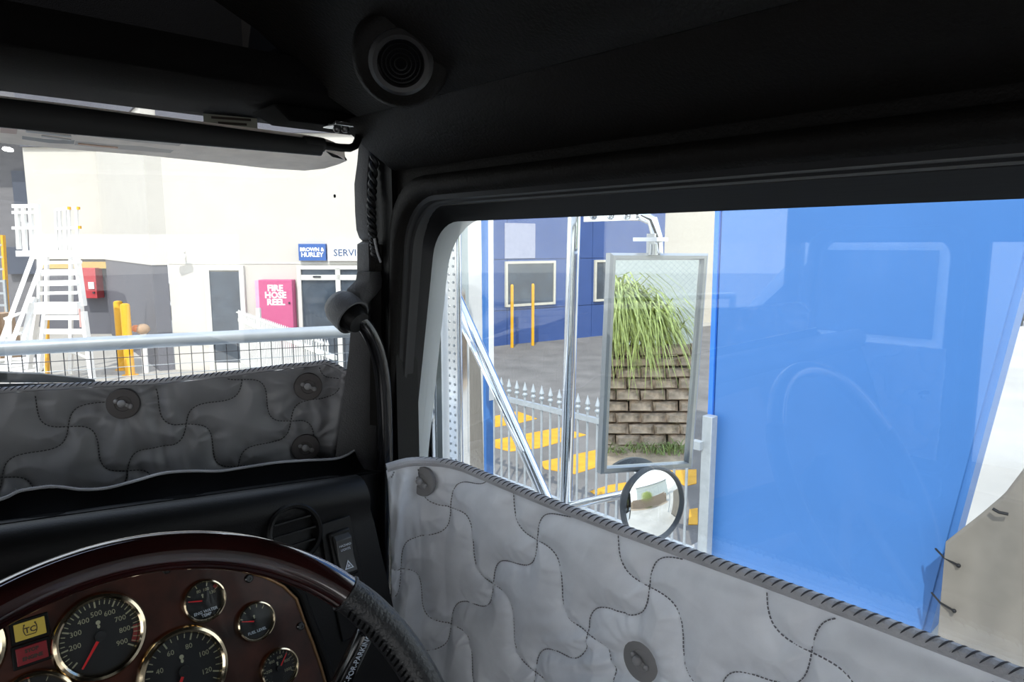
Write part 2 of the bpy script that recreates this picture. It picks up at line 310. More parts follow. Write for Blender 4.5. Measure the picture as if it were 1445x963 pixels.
# bollards
for i, (px, py, lab) in enumerate(((174, 522, 'yellow steel bollard standing behind its twin, farther from the mesh guard'), (184, 530, 'yellow steel bollard standing in front of its twin, closer to the mesh guard'))):
    g = SG(px, py); b = thing('yellow_bollard', lab, 'bollard', g, True, 'yellow bollards in front of the workshop')
    mb = MB(); mb.lathe([(.083, 0), (.083, 1.33), (.075, 1.355), (.04, 1.37)], g, (0, 0, 1), 24); part(b, 'post', mb, YEL)
    mb = MB(); mb.lathe([(.14, 0), (.14, .012)], g, (0, 0, 1), 24); part(b, 'base_plate', mb, YEL)
g = SG(206, 526); g[2] = 0
hp = thing('water_standpipe', 'white standpipe with an orange and grey head beside the yellow bollards', 'standpipe', g, True)
mb = MB(); mb.cyl(g, g+[0, 0, .78], .055, 14); part(hp, 'post', mb, WSTEEL)
mb = MB(); mb.ball(g+[0, 0, .85], .13, 8, (1, 1, .8)); part(hp, 'head', mb, CARD); mb = MB(); mb.ball(g+[-.1, -.06, .87], .075, 6); part(hp, 'orange_cap', mb, mat('orange_plastic', (.7, .2, .04), .5))

# pale palisade fence running towards the truck
f0 = SG(262, 412, 1.2)[:2]; f1 = SG(470, 484, 1.2)[:2]; fd = nrm(f1-f0); FL = float(np.linalg.norm(f1-f0)); fnn = np.array([fd[1], -fd[0]])
gf = thing('palisade_fence', 'pale grey palisade fence running along the dealership wall', 'fence', (*f0, 0), True)
pk = None
def fpt(a, z, d=0.): q = f0+fd*a+fnn*d; return np.array([q[0], q[1], z])
for i in range(int(FL/.115)):
    a = i*.115; mb = MB(); mb.bar(fpt(a, .06), fpt(a, 1.14), .022, .022); mb.loft([[fpt(a, 1.14)+np.array(o) for o in ((-.02, -.02, 0), (.02, -.02, 0), (.02, .02, 0), (-.02, .02, 0))], [fpt(a, 1.21)+np.array(o) for o in ((-.003, -.003, 0), (.003, -.003, 0), (.003, .003, 0), (-.003, .003, 0))]])
    if pk is None: pk = part(gf, 'picket', mb, FENCW, smooth=False)
    else:
        c = pk.copy(); COL.objects.link(c); c.parent = gf; c.location = pk.location+Vector(fpt(a, 0)-fpt(0, 0))
for z in (.2, 1.0):
    mb = MB(); mb.bar(fpt(0, z, -.02), fpt(FL, z, -.02), .05, .06); part(gf, 'rail', mb, FENCW)
for a in (-.1, 2.6, 5.2, 7.8):
    mb = MB(); mb.bar(fpt(a, 0, -.02), fpt(a, 1.35, -.02), .07, .07); part(gf, 'post', mb, FENCW)
gt = thing('steel_gate', 'pale steel gate panel with tall posts at the far fence end', 'gate', (*SG(290, 500)[:2], 0), True)
gx = [SV(x_, 400, 14.2) for x_ in (254, 279, 305)]
for q in gx: mb = MB(); mb.box(q[0]-.045, q[0]+.045, 14.15, 14.25, 0, 1.62); part(gt, 'post', mb, FENCW)
mb = MB(); mb.box(gx[0][0], gx[1][0], 14.18, 14.22, .1, 1.35); part(gt, 'sheet', mb, FENCW); mb = MB(); mb.box(gx[0][0]-.1, gx[1][0], 14.1, 14.2, 1.3, 1.4); part(gt, 'top_rail', mb, FENCW)
mb = MB(); mb.box(gx[0][0]+.2, gx[0][0]+.26, 14.1, 14.18, .9, 1.0); part(gt, 'lock', mb, WIRE)

# white rolling work platform
LV = 12.0
wp = thing('work_platform', 'tall white rolling access platform with steps and guard rails', 'platform ladder', (-8.2, LV, 0), True)
def L3(px, py, dv=0.): q = SV(px, py, LV+dv); return q
def wbar(name, a, b, w=.06, h=.06, m=WSTEEL): mb = MB(); mb.bar(a, b, w, h); part(wp, name, mb, m, smooth=False)
mb = MB(); a = L3(25, 358); b = L3(117, 358); mb.box(a[0], b[0], LV-.05, LV+.35, a[2]-.05, a[2]+.05); part(wp, 'deck', mb, WSTEEL)
mb = MB(); a = L3(50, 432); b = L3(121, 432); mb.box(a[0], b[0], LV-.25, LV-.05, a[2]-.12, a[2]+.08); part(wp, 'mid_beam', mb, WSTEEL)
for (x0, y0, x1, y1, dv, w_) in ((56, 362, 56, 432, -.05, .07), (108, 362, 118, 432, -.05, .12), (64, 440, 52, 545, -.2, .08), (118, 440, 131, 538, -.2, .12), (66, 362, 66, 535, .9, .06), (100, 362, 100, 535, .9, .06), (52, 440, 40, 520, .2, .12)):
    wbar('leg', L3(x0, y0, dv), L3(x1, y1, dv), w_, .06)
for y_, h_ in ((371, .05), (385, .1), (400, .09), (414, .05)): wbar('tread', L3(58, y_, -.1), L3(112, y_-1, -.1), .16, h_)
for y_ in (448, 468): wbar('brace', L3(60, y_, -.2), L3(122, y_, -.2), .05, .09)
wbar('brace', L3(60, 480, -.2), L3(122, 505, .4), .05, .05)
wbar('yellow_leg', L3(66, 436, .6), L3(67, 530, .6), .07, .05, YEL)
wbar('red_tape', L3(112, 436, -.27), L3(114, 462, -.27), .04, .01, PINKT)
for (x0, y0, x1, y1) in ((46, 362, 2, 482), (62, 362, 16, 486), (48, 420, 30, 500), (12, 450, 12, 520)): wbar('stringer', L3(x0, y0, -.12), L3(x1, y1, -.5), .09, .06)
for y_ in (450, 478): wbar('tread', L3(8, y_, -.4), L3(30, y_-8, -.4), .1, .04)
for (x_, y0, y1) in ((24, 292, 352), (33, 292, 355), (43, 290, 355), (53, 290, 355)): wbar('guard_post', L3(x_, y0, .1), L3(x_+3, y1, .1), .07, .05)
for y_, h_ in ((291, .06), (300, .05), (322, .05)): wbar('guard_rail', L3(18, y_, .1), L3(55, y_, .1), .06, h_)
wbar('guard_brace', L3(24, 304, .15), L3(44, 322, .15), .05, .05)
for (x_, y0, y1) in ((79, 297, 353), (84, 295, 353), (92, 292, 353), (97, 292, 353), (108, 293, 353)): wbar('guard_post', L3(x_, y0, .4), L3(x_+2, y1, .4), .045, .04)
for y_ in (294, 321): wbar('guard_rail', L3(79, y_+2, .4), L3(112, y_, .4), .04, .045)
for x_, y_ in ((97, 294), (110, 294), (112, 321)): wbar('yellow_cap', L3(x_-1, y_, .35), L3(x_+2, y_, .35), .05, .05, YEL)
for x_, y_ in ((56, 540), (130, 540)):
    q = SG(x_, y_); mb = MB(); mb.lathe([(.02, -.03), (.075, -.03), (.075, .03), (.02, .03)], (q[0], q[1], .075), (1, 0, 0), 16); part(wp, 'castor', mb, TYRE)
yl = thing('yellow_step_ladder', 'yellow and silver step ladder against the dim workshop wall', 'ladder', (-11.2, 14.6, 0), True)
def Y3(px, py, dv=0.): return SV(px, py, 15+dv)
for a, b in (((4, 332), (12, 470)), ((-12, 332), (-18, 470))): mb = MB(); mb.bar(Y3(*a), Y3(*b), .09, .05); part(yl, 'rail', mb, YEL)
for i in range(7): y_ = 346+i*17; mb = MB(); mb.bar(Y3(-14, y_), Y3(5+i*.9, y_), .1, .04); part(yl, 'tread', mb, GALV)
mb = MB(); mb.bar(Y3(6, 395, -.1), Y3(13, 480, -.1), .05, .05); part(yl, 'rear_rail', mb, GALV)
for (x0, x1, z0, z1, dv, lab) in ((-11.2, -10.4, 0, .62, 13.7, 'brown cardboard carton on the ground beside the white platform'), (-11.1, -10.5, .62, 1.05, 13.75, 'smaller brown carton on top of the other carton')):
    mb = MB(); mb.box(x0, x1, dv, dv+.6, z0, z1); t = thing('cardboard_box', lab, 'box', ((x0+x1)/2, dv+.3, z0), True, 'cartons beside the platform'); part(t, 'carton', mb, CARD)
    mb = MB(); mb.box(x0, x1, dv-.004, dv, z1-.2, z1-.13); part(t, 'tape', mb, SGNW)
q = SG(15, 525); mb = MB()
for k in range(3): mb.tube([(q[0]+(.55-.05*k)*math.cos(t), q[1]+.45*math.sin(t), .04+.07*k) for t in np.linspace(0, 6.283, 40, endpoint=False)], .035, 8, closed=True)
single('hose_coil', 'coiled white hose lying on the yard below the platform', 'hose', mb, WSTEEL, site=True)

# ---- blue building behind the picket fence
G1 = np.array([-.559, 16.382]); G2 = np.array([2.682, 18.624]); bt = nrm(G2-G1); bn = np.array([bt[1], -bt[0]])
def bbox(m, a0, a1, d0, d1, z0, z1):
    P = [G1+bt*a+bn*d for a, d in ((a0, d0), (a1, d0), (a1, d1), (a0, d1))]; m.loft([[(*p, z0) for p in P], [(*p, z1) for p in P]])
mb = MB(); bbox(mb, -2.2, 6.0, -.4, -.04, 0, 7); bb = struct('wall_blue', 'navy blue clad building with cream framed windows', mb, BLUEW, site=True)
for k, (z0, z1) in enumerate(((0, .86), (.875, 2.10), (2.115, 3.4), (3.415, 5), (5.015, 7))):
    for j in range(3):
        mb = MB(); bbox(mb, -2.2+j*2.74, -2.2+(j+1)*2.74-.012, -.04, 0, z0, z1); part(bb, 'panel', mb, BLUEW, smooth=False)
mb = MB(); bbox(mb, .46, 1.37, 0, .02, 2.13, 2.98); part(bb, 'pale_reflection', mb, mat('pale_lilac_reflection', (.36, .37, .47), .6), label='pale lilac reflection laid on the wall above the first window')  # window reflection put on the blue wall as a pale colour
for a0, a1 in ((.46, 2.0), (3.33, 4.6)):
    f = MB(); 
    for q in ((a0, a1, 2.0, 2.06), (a0, a1, .95, 1.01), (a0, a0+.06, 1.01, 2.0), (a1-.06, a1, 1.01, 2.0)): bbox(f, q[0], q[1], 0, .06, q[2], q[3])
    wn = part(bb, 'window_frame', f, CREAM); m2 = MB(); bbox(m2, a0+.06, a1-.06, .005, .03, 1.01, 2.0); part(wn, 'pane', m2, OGL)
for a_, lab in ((.335, 'slim orange bollard beside the blue wall, standing clear of the window'), (.95, 'slim orange bollard in front of the cream framed window')):
    c = G1+bt*a_+bn*.5; b = thing('wall_bollard', lab, 'bollard', (*c, 0), True, 'slim bollards by the blue wall')
    mb = MB(); mb.cyl((*c, 0), (*c, 1.5), .038, 14); part(b, 'post', mb, YEL); mb = MB(); mb.lathe([(.038, 0), (.02, .03)], (*c, 1.5), (0, 0, 1), 14); part(b, 'cap', mb, YEL)
mb = MB(); bbox(mb, 6.02, 14, -.9, -.5, 0, 8); struct('wall_cream', 'cream wall next to the blue building', mb, CREAMW, site=True)
#@@CAB
# ================================================================== BESIDE THE TRUCK (truck axes)
FX = 4.3
pf = thing('picket_fence', 'silver spear-topped picket fence beside the yellow painted asphalt', 'fence', (FX, 4.6, 0))
p0 = None
for i in range(44):
    y = 2.70+.1085*i
    if p0 is None:
        mb = MB(); mb.cyl((FX, y, .08), (FX, y, 1.10), .0105, 8); p0 = part(pf, 'picket', mb, GALV)
        mb = MB(); mb.lathe([(.013, 1.06), (.024, 1.075), (.024, 1.085), (.012, 1.10), (.023, 1.125), (.013, 1.16), (.002, 1.20)], (FX, y, 0), (0, 0, 1), 10); s0 = part(p0, 'spear_tip', mb, GALV)
    else:
        c = p0.copy(); COL.objects.link(c); c.parent = pf; c.location = (0, y-2.70, 0); d = s0.copy(); COL.objects.link(d); d.parent = c
for z in (.18, 1.0): mb = MB(); mb.box(FX-.02, FX+.02, 2.62, 7.5, z-.022, z+.022); part(pf, 'rail', mb, GALV)
mb = MB(); mb.box(FX+.02, FX+.10, 2.52, 2.60, 0, 1.22); part(pf, 'post', mb, GALV, bevel=.006)
mb = MB(); mb.box(4.68, 4.76, 1.08, 1.15, 0, 1.3); part(pf, 'post', mb, GALV, bevel=.006)
mb = MB(); mb.box(FX-.03, FX+.03, 2.58, 2.66, .97, 1.03); part(pf, 'bracket', mb, GALV)

py = thing('blue_sign_panel', 'tall bright blue tapered sign slab behind the white fence post', 'sign', (4.55, 1.8, 0))
mb = MB(); mb.prism([(2.57, 0), (2.60, 6.2), (.30, 6.2), (1.135, 0)], (4.44, 0, 0), (0, 1, 0), (0, 0, 1), (.2, 0, 0)); part(py, 'panel', mb, PYL, bevel=.006)
mb = MB(); mb.prism([(2.58, 0), (2.612, 6.2), (2.65, 6.2), (2.615, 0)], (4.43, 0, 0), (0, 1, 0), (0, 0, 1), (.22, 0, 0)); part(py, 'edge_strip', mb, PYLE)
mb = MB(); mb.prism([(1.135, 0), (.30, 6.2), (.26, 6.2), (1.10, 0)], (4.45, 0, 0), (0, 1, 0), (0, 0, 1), (.18, 0, 0)); part(py, 'edge_strip', mb, PYL)
mb = MB(); mb.box(4.35, 4.75, 1.0, 2.75, 0, .12); part(py, 'footing', mb, CONC)

# shade cloth tied to the fence
tt = thing('shade_cloth', 'beige grey shade cloth tied to the white fence post with black ties', 'tarpaulin', (FX, .2, 0))
prof = [(1.0, .80), (.86, .99), (.76, 1.14), (.66, 1.36), (.45, 1.5), (-.6, 1.5), (-2.2, 1.5)]
py_ = [q[0] for q in prof][::-1]; pz_ = [q[1] for q in prof][::-1]
mb = MB(); nu, nv = 90, 24; V = []
for i in range(nu+1):
    y = 1.0-3.2*(i/nu)**1.6; zt = np.interp(y, py_, pz_)
    for j in range(nv+1):
        z = .05+(zt-.05)*j/nv
        V.append((FX-.01+.018*math.sin(y*9+z*2)+.01*math.sin(y*23+1.3*z), y, z))
n_ = nv+1; Fq = [(i*n_+j, (i+1)*n_+j, (i+1)*n_+j+1, i*n_+j+1) for i in range(nu) for j in range(nv)]
mb.add(V, Fq); o = part(tt, 'cloth', mb, TARP); sm = o.modifiers.new('thick', 'SOLIDIFY'); sm.thickness = .004
for y, z in ((.97, .70), (1.0, .43), (1.0, .16)):
    mb = MB(); mb.tube([(FX+.02, 1.06, z+.02), (FX-.03, 1.0, z), (FX-.03, .93, z-.02)], .006, 6); mb.ball((FX-.03, .93, z-.02), .012, 5); part(tt, 'tie', mb, RUB)
mb = MB(); mb.tube([(FX-.03, .80, 1.05), (FX-.035, .77, 1.04), (FX-.03, .73, 1.04)], .008, 6); part(tt, 'tie', mb, RUB)
for y in (-1.0, -3.0): mb = MB(); mb.box(FX+.02, FX+.10, y-.04, y+.04, 0, 1.5); part(pf, 'post', mb, GALV)
mb = MB(); mb.box(FX+.03, FX+.08, -3.0, .3, 1.42, 1.48); part(pf, 'rail', mb, GALV)
# dark car and low block far across the white yard
cq = SG(1462, 466); cr = thing('parked_car', 'dark parked car far across the pale yard', 'car', cq, True)
prof = [(-2.2, .35), (-2.15, .8), (-1.3, .95), (-.6, 1.42), (1.0, 1.45), (1.7, 1.0), (2.2, .9), (2.25, .35)]
mb = MB(); mb.prism(prof, cq+[0, -.85, 0], (1, 0, 0), (0, 0, 1), (0, 1.7, 0)); part(cr, 'body', mb, CARP, bevel=.08)
mb = MB(); mb.prism([(-1.1, .98), (-.52, 1.36), (.95, 1.38), (1.4, 1.02)], cq+[0, -.87, 0], (1, 0, 0), (0, 0, 1), (0, .03, 0)); part(cr, 'side_glass', mb, OGL)
for k in (-1.4, 1.4): mb = MB(); mb.cyl(cq+[k, -.9, .33], cq+[k, -.68, .33], .33, 24); part(cr, 'wheel', mb, TYRE)
mb = MB(); mb.box(cq[0]-2.6, cq[0]+6, cq[1]-1.9, cq[1]-1.6, 0, .3); single('low_kerb_wall', 'low pale kerb wall in front of the dark car', 'kerb', mb, WALLW, site=True)

# ================================================================== TRUCK EXTERIOR
# air cleaner
ax, ay, ar = 1.50, 2.04, .222
ac = thing('air_cleaner', 'large polished stainless air cleaner canister beside the door', 'air cleaner', (ax, ay, .9))
mb = MB(); mb.lathe([(.12, 1.2), (ar, 1.28), (ar, 2.75), (.17, 2.82), (.1, 2.86)], (ax, ay, 0), (0, 0, 1), 64); part(ac, 'canister', mb, CHROME)
mb = MB(); mb.lathe([(.11, 2.84), (.11, 3.3)], (ax, ay, 0), (0, 0, 1), 32); part(ac, 'inlet', mb, CHROME)
mb = MB(); mb.lathe([(.10, .9), (.10, 1.22)], (ax, ay, 0), (0, 0, 1), 32); part(ac, 'outlet', mb, RUB)
for z in (1.5, 2.62): mb = MB(); mb.lathe([(ar+.001, z), (ar+.006, z), (ar+.006, z+.04), (ar+.001, z+.04)], (ax, ay, 0), (0, 0, 1), 64, caps=False); part(ac, 'band', mb, STEEL)
dq0 = TX(612, 520, 1.26); dq1 = TX(643, 520, 1.26); mb = MB(); mb.box(1.26, 1.29, dq1[1], dq0[1], 1.3, 2.44); t = thing('reflection_streak', 'added dark reflection duct standing against the chrome canister', 'streak', (1.27, dq1[1], 1.3)); part(t, 'streak', mb, mat('dark_teal_gloss', (.02, .03, .03), .12), bevel=.012)  # dark strip added for what the chrome canister reflects
mb = MB(); mb.box(1.0, 1.26, dq0[1]-.03, dq0[1], 1.4, 1.46); mb.bar((1.0, dq0[1]-.02, 1.43), (.95, 1.6, 1.43), .03, .03); part(t, 'streak_bracket', mb, RUB)
# perforated heat shield strip and slim tubes in front of the canister
tb = TX(641, 480, 1.12); mb = MB(); t = thing('exhaust_guard', 'slim perforated stainless guard strip before the canister', 'guard', (1.12, tb[1], 1.4))
mb.box(1.112, 1.128, tb[1]-.02, tb[1]+.02, 1.4, 2.75); part(t, 'strip', mb, STEEL)
mb = MB()
for k in range(60):
    for j in (-1, 1): z = 1.45+k*.021; mb.lathe([(.004, 0), (.004, .0012)], (1.112, tb[1]+j*.011+(k % 2)*.003, z), (-1, 0, 0), 6)
part(t, 'perforation', mb, MIRF, kind='stuff')
for px, X, r, nm, lab in ((628, 1.02, .009, 'marker_rod', 'thin white rod standing against the added dark streak'), (648, 1.06, .008, 'drain_tube', 'thin chrome tube standing next to the perforated strip')):
    q = TX(px, 520, X); mb = MB(); mb.cyl((X, q[1], 1.3), (X, q[1], 2.7), r, 12); t = thing(nm, lab, 'tube', (X, q[1], 1.3)); part(t, 'tube', mb, WSTEEL if 'rod' in nm else CHROME)
    mb = MB(); mb.lathe([(r*1.8, 0), (r*1.8, .03)], (X, q[1], 1.3), (0, 0, 1), 12); part(t, 'foot', mb, CHROME); mb = MB(); mb.bar((X, q[1], 1.4), (1.28, dq1[1]+.015, 1.4), .012, .012); part(t, 'clip', mb, CHROME)
# cowl and bonnet of the truck, below the quilt line
mb = MB(); mb.loft([[(-1.2, 1.55, 1.2), (1.0, 1.55, 1.2), (1.0, 1.55, 1.75), (.8, 1.55, 1.95), (-1.0, 1.55, 1.95), (-1.2, 1.55, 1.75)], [(-1.0, 3.4, 1.2), (.62, 3.4, 1.2), (.62, 3.4, 1.45), (.45, 3.4, 1.6), (-.85, 3.4, 1.6), (-1.0, 3.4, 1.45)]])
single('bonnet', 'white truck bonnet ahead of the mesh guard', 'bonnet', mb, WHT, bevel=.03)
# blue strip added for the reflection along the canister's edge
q = TX(687, 480, 1.28); mb = MB(); t = thing('blue_reflection', 'slim bright blue strip added as a reflection on the chrome canister', 'post', (1.29, q[1], 1.0))
mb.box(1.283, 1.297, q[1]-.007, q[1]+.009, 1.0, 3.0); part(t, 'post', mb, PYL); mb = MB(); mb.box(1.281, 1.299, q[1]-.009, q[1]-.007, 2.0, 3.0); part(t, 'white_edge', mb, WSTEEL)

# mirror arms
MX = 1.2; pa = TX(812, 300, MX); pb = TX(797, 690, MX)
ma = thing('mirror_arm', 'polished chrome mirror arm of upright pole, top tube and clamp', 'mirror arm', (MX, pb[1], 1.7))
top = np.array([MX, 1.075, 2.535]); bot = np.array([MX, 1.097, 1.62])
mb = MB(); mb.tube([bot, top], .0155, 20); part(ma, 'pole', mb, CHROME)
mb = MB(); mb.ball(top, .02, 8); part(ma, 'joint', mb, CHROME)
E1 = TX(905, 304, 1.2); E2 = TX(921, 312, 1.2); E3 = TX(927, 335, 1.2); E4 = TX(928, 358, 1.2)
mb = MB(); mb.tube([top, TX(860, 304, 1.2), E1, E2, E3, E4], .012, 16); part(ma, 'top_tube', mb, CHROME)
mb = MB(); a = TX(826, 309, 1.19); b = TX(900, 306, 1.19); mb.bar(a, b, .012, .014); part(ma, 'clamp_plate', mb, STEEL)
mb = MB()
for px_ in (838, 862, 885): q = TX(px_, 305, 1.185); mb.ball(q, .009, 6)
part(ma, 'bolt', mb, CHROME)
mb = MB(); q = TX(918, 338, 1.19); mb.box(q[0]-.02, q[0]+.02, q[1]-.03, q[1]+.03, q[2]-.004, q[2]+.004); part(ma, 'clamp', mb, STEEL)
mb = MB(); q = TX(920, 345, 1.19); mb.cyl(q-[0, 0, .022], q+[0, 0, .022], .0115, 6); part(ma, 'nut', mb, STEEL)
mb = MB(); q = TX(922, 353, 1.19); mb.cyl(q-[0, 0, .01], q+[0, 0, .012], .010, 12); part(ma, 'stub', mb, STEEL)
br = thing('diagonal_brace', 'thick polished chrome diagonal brace below the window top', 'brace', (MX, 1.35, 1.75))
a = TX(618, 360, MX); b = TX(768, 700, MX); b = a+(b-a)*1.16; mb = MB(); mb.tube([a, b], .0165, 20); part(br, 'tube', mb, CHROME)
mb = MB(); mb.ball(a, .022, 8); part(br, 'end_cap', mb, CHROME)
a = TX(622, 402, MX-.02); b = TX(680, 520, MX-.02); mb = MB(); mb.tube([a, a+(b-a)*1.9], .0045, 10); part(br, 'wiring_tube', mb, CHROME)
mb = MB(); mb.bar((.74, 1.05, 1.64), (MX, 1.097, 1.64), .03, .03); mb.box(.735, .75, 1.0, 1.1, 1.58, 1.70); part(ma, 'door_bracket', mb, STEEL)
# lower arm to the mirror
mb = MB(); mb.tube([TX(797, 716, MX), TX(850, 704, MX), TX(880, 698, MX)], .010, 12); mb2 = mb; part(ma, 'lower_tube', mb, CHROME)

# flat mirror
def RAYP(px, py, t): return O+tray(px, py)*t
c00 = RAYP(860, 357, 1.395); c10 = RAYP(996, 358, 1.485); c11 = RAYP(975, 660, 1.515); c01 = RAYP(845, 668, 1.437)
mu = nrm((c10-c00)+(c11-c01)); mv = nrm((c01-c00)+(c11-c10)); mn = nrm(np.cross(mu, mv)); mn = -mn if mn@tray(920, 500) > 0 else mn
mc = (c00+c10+c11+c01)/4
c00, c10, c11, c01 = (c-mn*((c-mc)@mn) for c in (c00, c10, c11, c01))
fm = thing('side_mirror', 'tall rectangular side mirror in a grey aluminium frame reflecting grass and stone', 'mirror', tuple(mc-[0, 0, .24]))
mb = MB(); C4 = [c00, c10, c11, c01]
def inset(k, d): return [c+(mc-c)*0+mu*((1 if i in (0, 3) else -1)*k)+mv*((1 if i in (0, 1) else -1)*k)+mn*d for i, c in enumerate(C4)]
fr = .0145
mb.loft([inset(0, 0), inset(0, .006), inset(fr*.35, .011), inset(fr*.8, .010), inset(fr, .004), inset(fr, -.006), inset(0, -.012)], caps=False, close=True); part(fm, 'frame', mb, MIRF, ang=20)
mb = MB(); mb.loft([inset(fr*.7, .0), inset(fr*.7, -.004)]); part(fm, 'mirror_glass', mb, MIR, smooth=False)
mb = MB(); mb.loft([inset(.002, -.008), inset(.012, -.03)]); part(fm, 'back_shell', mb, STEEL)
# convex mirror
cc = RAYP(921, 712, 1.44); ra_ = 55/FPX*1.40; cn = nrm(mn+np.array([.10, -.05, .05]))
cm = thing('convex_mirror', 'round convex mirror in a black rim under the tall mirror', 'mirror', tuple(cc-[0, 0, .08]))
mb = MB(); mb.lathe([(ra_*.93, .004), (ra_*.955, .010), (ra_, .008), (ra_*1.02, -.004), (ra_*.8, -.03), (ra_*.3, -.045), (.008, -.045)], cc, cn, 48, caps=False); part(cm, 'rim', mb, mat('dark_grey_rim', (.10, .105, .11), .45))
mb = MB(); R_ = .22; mb.lathe([(max(ra_*.945*k, .0005), math.sqrt(R_*R_-(ra_*.945*k)**2)-math.sqrt(R_*R_-(ra_*.945)**2)+.004) for k in np.linspace(1, 0, 16)], cc, cn, 48, caps=False); part(cm, 'mirror_glass', mb, MIR)
mb = MB(); q = RAYP(905, 664, 1.475); mb.tube([cc-cn*.04, cc-cn*.045+[0, 0, .05], q-mn*.03], .008, 10); part(cm, 'stem', mb, STEEL)

# mesh guard ahead of the windscreen
gA = np.array([.93, 1.592, 0]); gd_ = nrm((-.946, .324, 0)); gl = 1.235
mg = thing('mesh_guard', 'galvanised tube and wire mesh guard across the bonnet outside the windscreen', 'guard', (.35, 1.79, 1.9))
def gp(s_, z): return gA+gd_*s_+np.array([0, 0, z])
mb = MB(); mb.tube([gp(0, 2.225), gp(gl, 2.225)], .0165, 20); part(mg, 'top_tube', mb, GALV)
mb = MB(); mb.tube([gp(0, 1.95), gp(gl, 1.95)], .0165, 20); part(mg, 'bottom_tube', mb, GALV)
for s_ in (0, gl): mb = MB(); mb.tube([gp(s_, 1.95), gp(s_, 2.225)], .0165, 16); part(mg, 'end_post', mb, GALV)
first = None
for k in range(int(gl/.0262)):
    s_ = .0262*(k+.5)
    if first is None: mb = MB(); mb.cyl(gp(s_, 1.95), gp(s_, 2.21), .0011, 6); first = part(mg, 'upright_wire', mb, WIRE); s00 = s_
    else: c = first.copy(); COL.objects.link(c); c.parent = mg; c.location = first.location+Vector(gd_*(s_-s00))
for k in range(12): mb = MB(); z = 2.19-.0225*k; mb.cyl(gp(0, z), gp(gl, z), .001, 6); part(mg, 'cross_wire', mb, GALV if k else WIRE)
mg2 = thing('mesh_guard', 'second galvanised mesh guard ahead of the passenger half of the windscreen', 'guard', (-.9, 1.79, 1.9)); ccx = -.262
def gq(s_, z): q = gp(s_, z); return np.array([2*ccx-q[0], q[1], q[2]])
mb = MB(); mb.tube([gq(0, 2.225), gq(gl, 2.225)], .0165, 20); part(mg2, 'top_tube', mb, GALV)
mb = MB(); mb.tube([gq(0, 1.95), gq(gl, 1.95)], .0165, 20); part(mg2, 'bottom_tube', mb, GALV)
for s_ in (0, gl): mb = MB(); mb.tube([gq(s_, 1.95), gq(s_, 2.225)], .0165, 16); part(mg2, 'end_post', mb, GALV)
first = None; gd2 = np.array([-gd_[0], gd_[1], 0])
for k in range(int(gl/.0262)):
    s_ = .0262*(k+.5)
    if first is None: mb = MB(); mb.cyl(gq(s_, 1.95), gq(s_, 2.21), .0011, 6); first = part(mg2, 'upright_wire', mb, WIRE); s00 = s_
    else: c = first.copy(); COL.objects.link(c); c.parent = mg2; c.location = first.location+Vector(gd2*(s_-s00))
for k in range(12): mb = MB(); z = 2.19-.0225*k; mb.cyl(gq(0, z), gq(gl, z), .001, 6); part(mg2, 'cross_wire', mb, GALV)
# wiper
a = TP(-60, 533, (.5, 1.26, 0), (.324, .946, 0)); b = TP(134, 537, (.5, 1.26, 0), (.324, .946, 0)); wpz = thing('wiper', 'dark grey wiper arm lying along the base of the windscreen', 'wiper', tuple((a+b)/2))
mb = MB(); ud = np.array([0, 0, 1.]); mb.loft([[a+ud*.010, a-ud*.008, a-ud*.008+[0, .02, 0], a+ud*.010+[0, .02, 0]], [b*.6+a*.4+ud*.0085, b*.6+a*.4-ud*.006, b*.6+a*.4-ud*.006+[0, .02, 0], b*.6+a*.4+ud*.0085+[0, .02, 0]], [b+ud*.001, b-ud*.004, b-ud*.004+[0, .01, 0], b+ud*.001+[0, .01, 0]]]); part(wpz, 'arm', mb, mat('dark_grey_wiper', (.07, .072, .065), .5))
mb = MB(); mb.bar(a-ud*.014, b-ud*.007, .006, .005); part(wpz, 'blade', mb, RUB)

# ---- bank behind the truck, seen in the mirrors
dv = nrm(mc-O); rv = dv-2*(dv@mn)*mn                     # where the tall mirror looks
hv = nrm((rv[0], rv[1], 0)); hs = np.array([hv[1], -hv[0], 0]);  # along its view, across it
W0 = mc*[1, 1, 0]+hv*8.7
rw = thing('retaining_wall', 'weathered stone block retaining wall on the bank behind the truck', 'wall', tuple(W0))
def wpt(a, d, z): return W0+hs*a+hv*d+np.array([0, 0, z])
random.seed(4); bh, bw = .165, .37; blk = []
for k in range(4):
    mb = MB(); j = lambda s_: random.uniform(-s_, s_)
    mb.loft([[np.array(q)+[j(.012), j(.012), j(.012)] for q in ((-bw/2+.006, d, .006), (bw/2-.006, d, .006), (bw/2-.006, d, bh-.008), (-bw/2+.006, d, bh-.008))] for d in (.25, .03)]+[[(-bw/2+.05, -.06+j(.03), .035), (bw/2-.05, -.06+j(.03), .035), (bw/2-.05, -.05+j(.03), bh-.04), (-bw/2+.05, -.05+j(.03), bh-.04)]])
    m_ = bpy.data.meshes.new('stone'); m_.from_pydata([tuple(hs*q[0]+hv*q[1]+np.array([0, 0, q[2]])) for q in mb.v], [], mb.f); m_.materials.append(BLOCK); bm = bmesh.new(); bm.from_mesh(m_); bmesh.ops.recalc_face_normals(bm, faces=bm.faces); bm.to_mesh(m_); bm.free(); blk.append(m_)
for r in range(9):
    for k in range(-9, 10):
        o = bpy.data.objects.new('stone', random.choice(blk)); COL.objects.link(o); o.parent = rw
        o.location = Vector(wpt((k+.5*(r % 2))*bw+random.uniform(-.01, .01), .03*r+random.uniform(-.015, .015), .12+bh*r)-W0)
mb = MB(); mb.loft([[wpt(a, d, z) for a, z in ((-4, 0), (4, 0), (4, 1.3), (-4, 1.3))] for d in (.42, 2.6)]); part(rw, 'backfill', mb, SOIL)
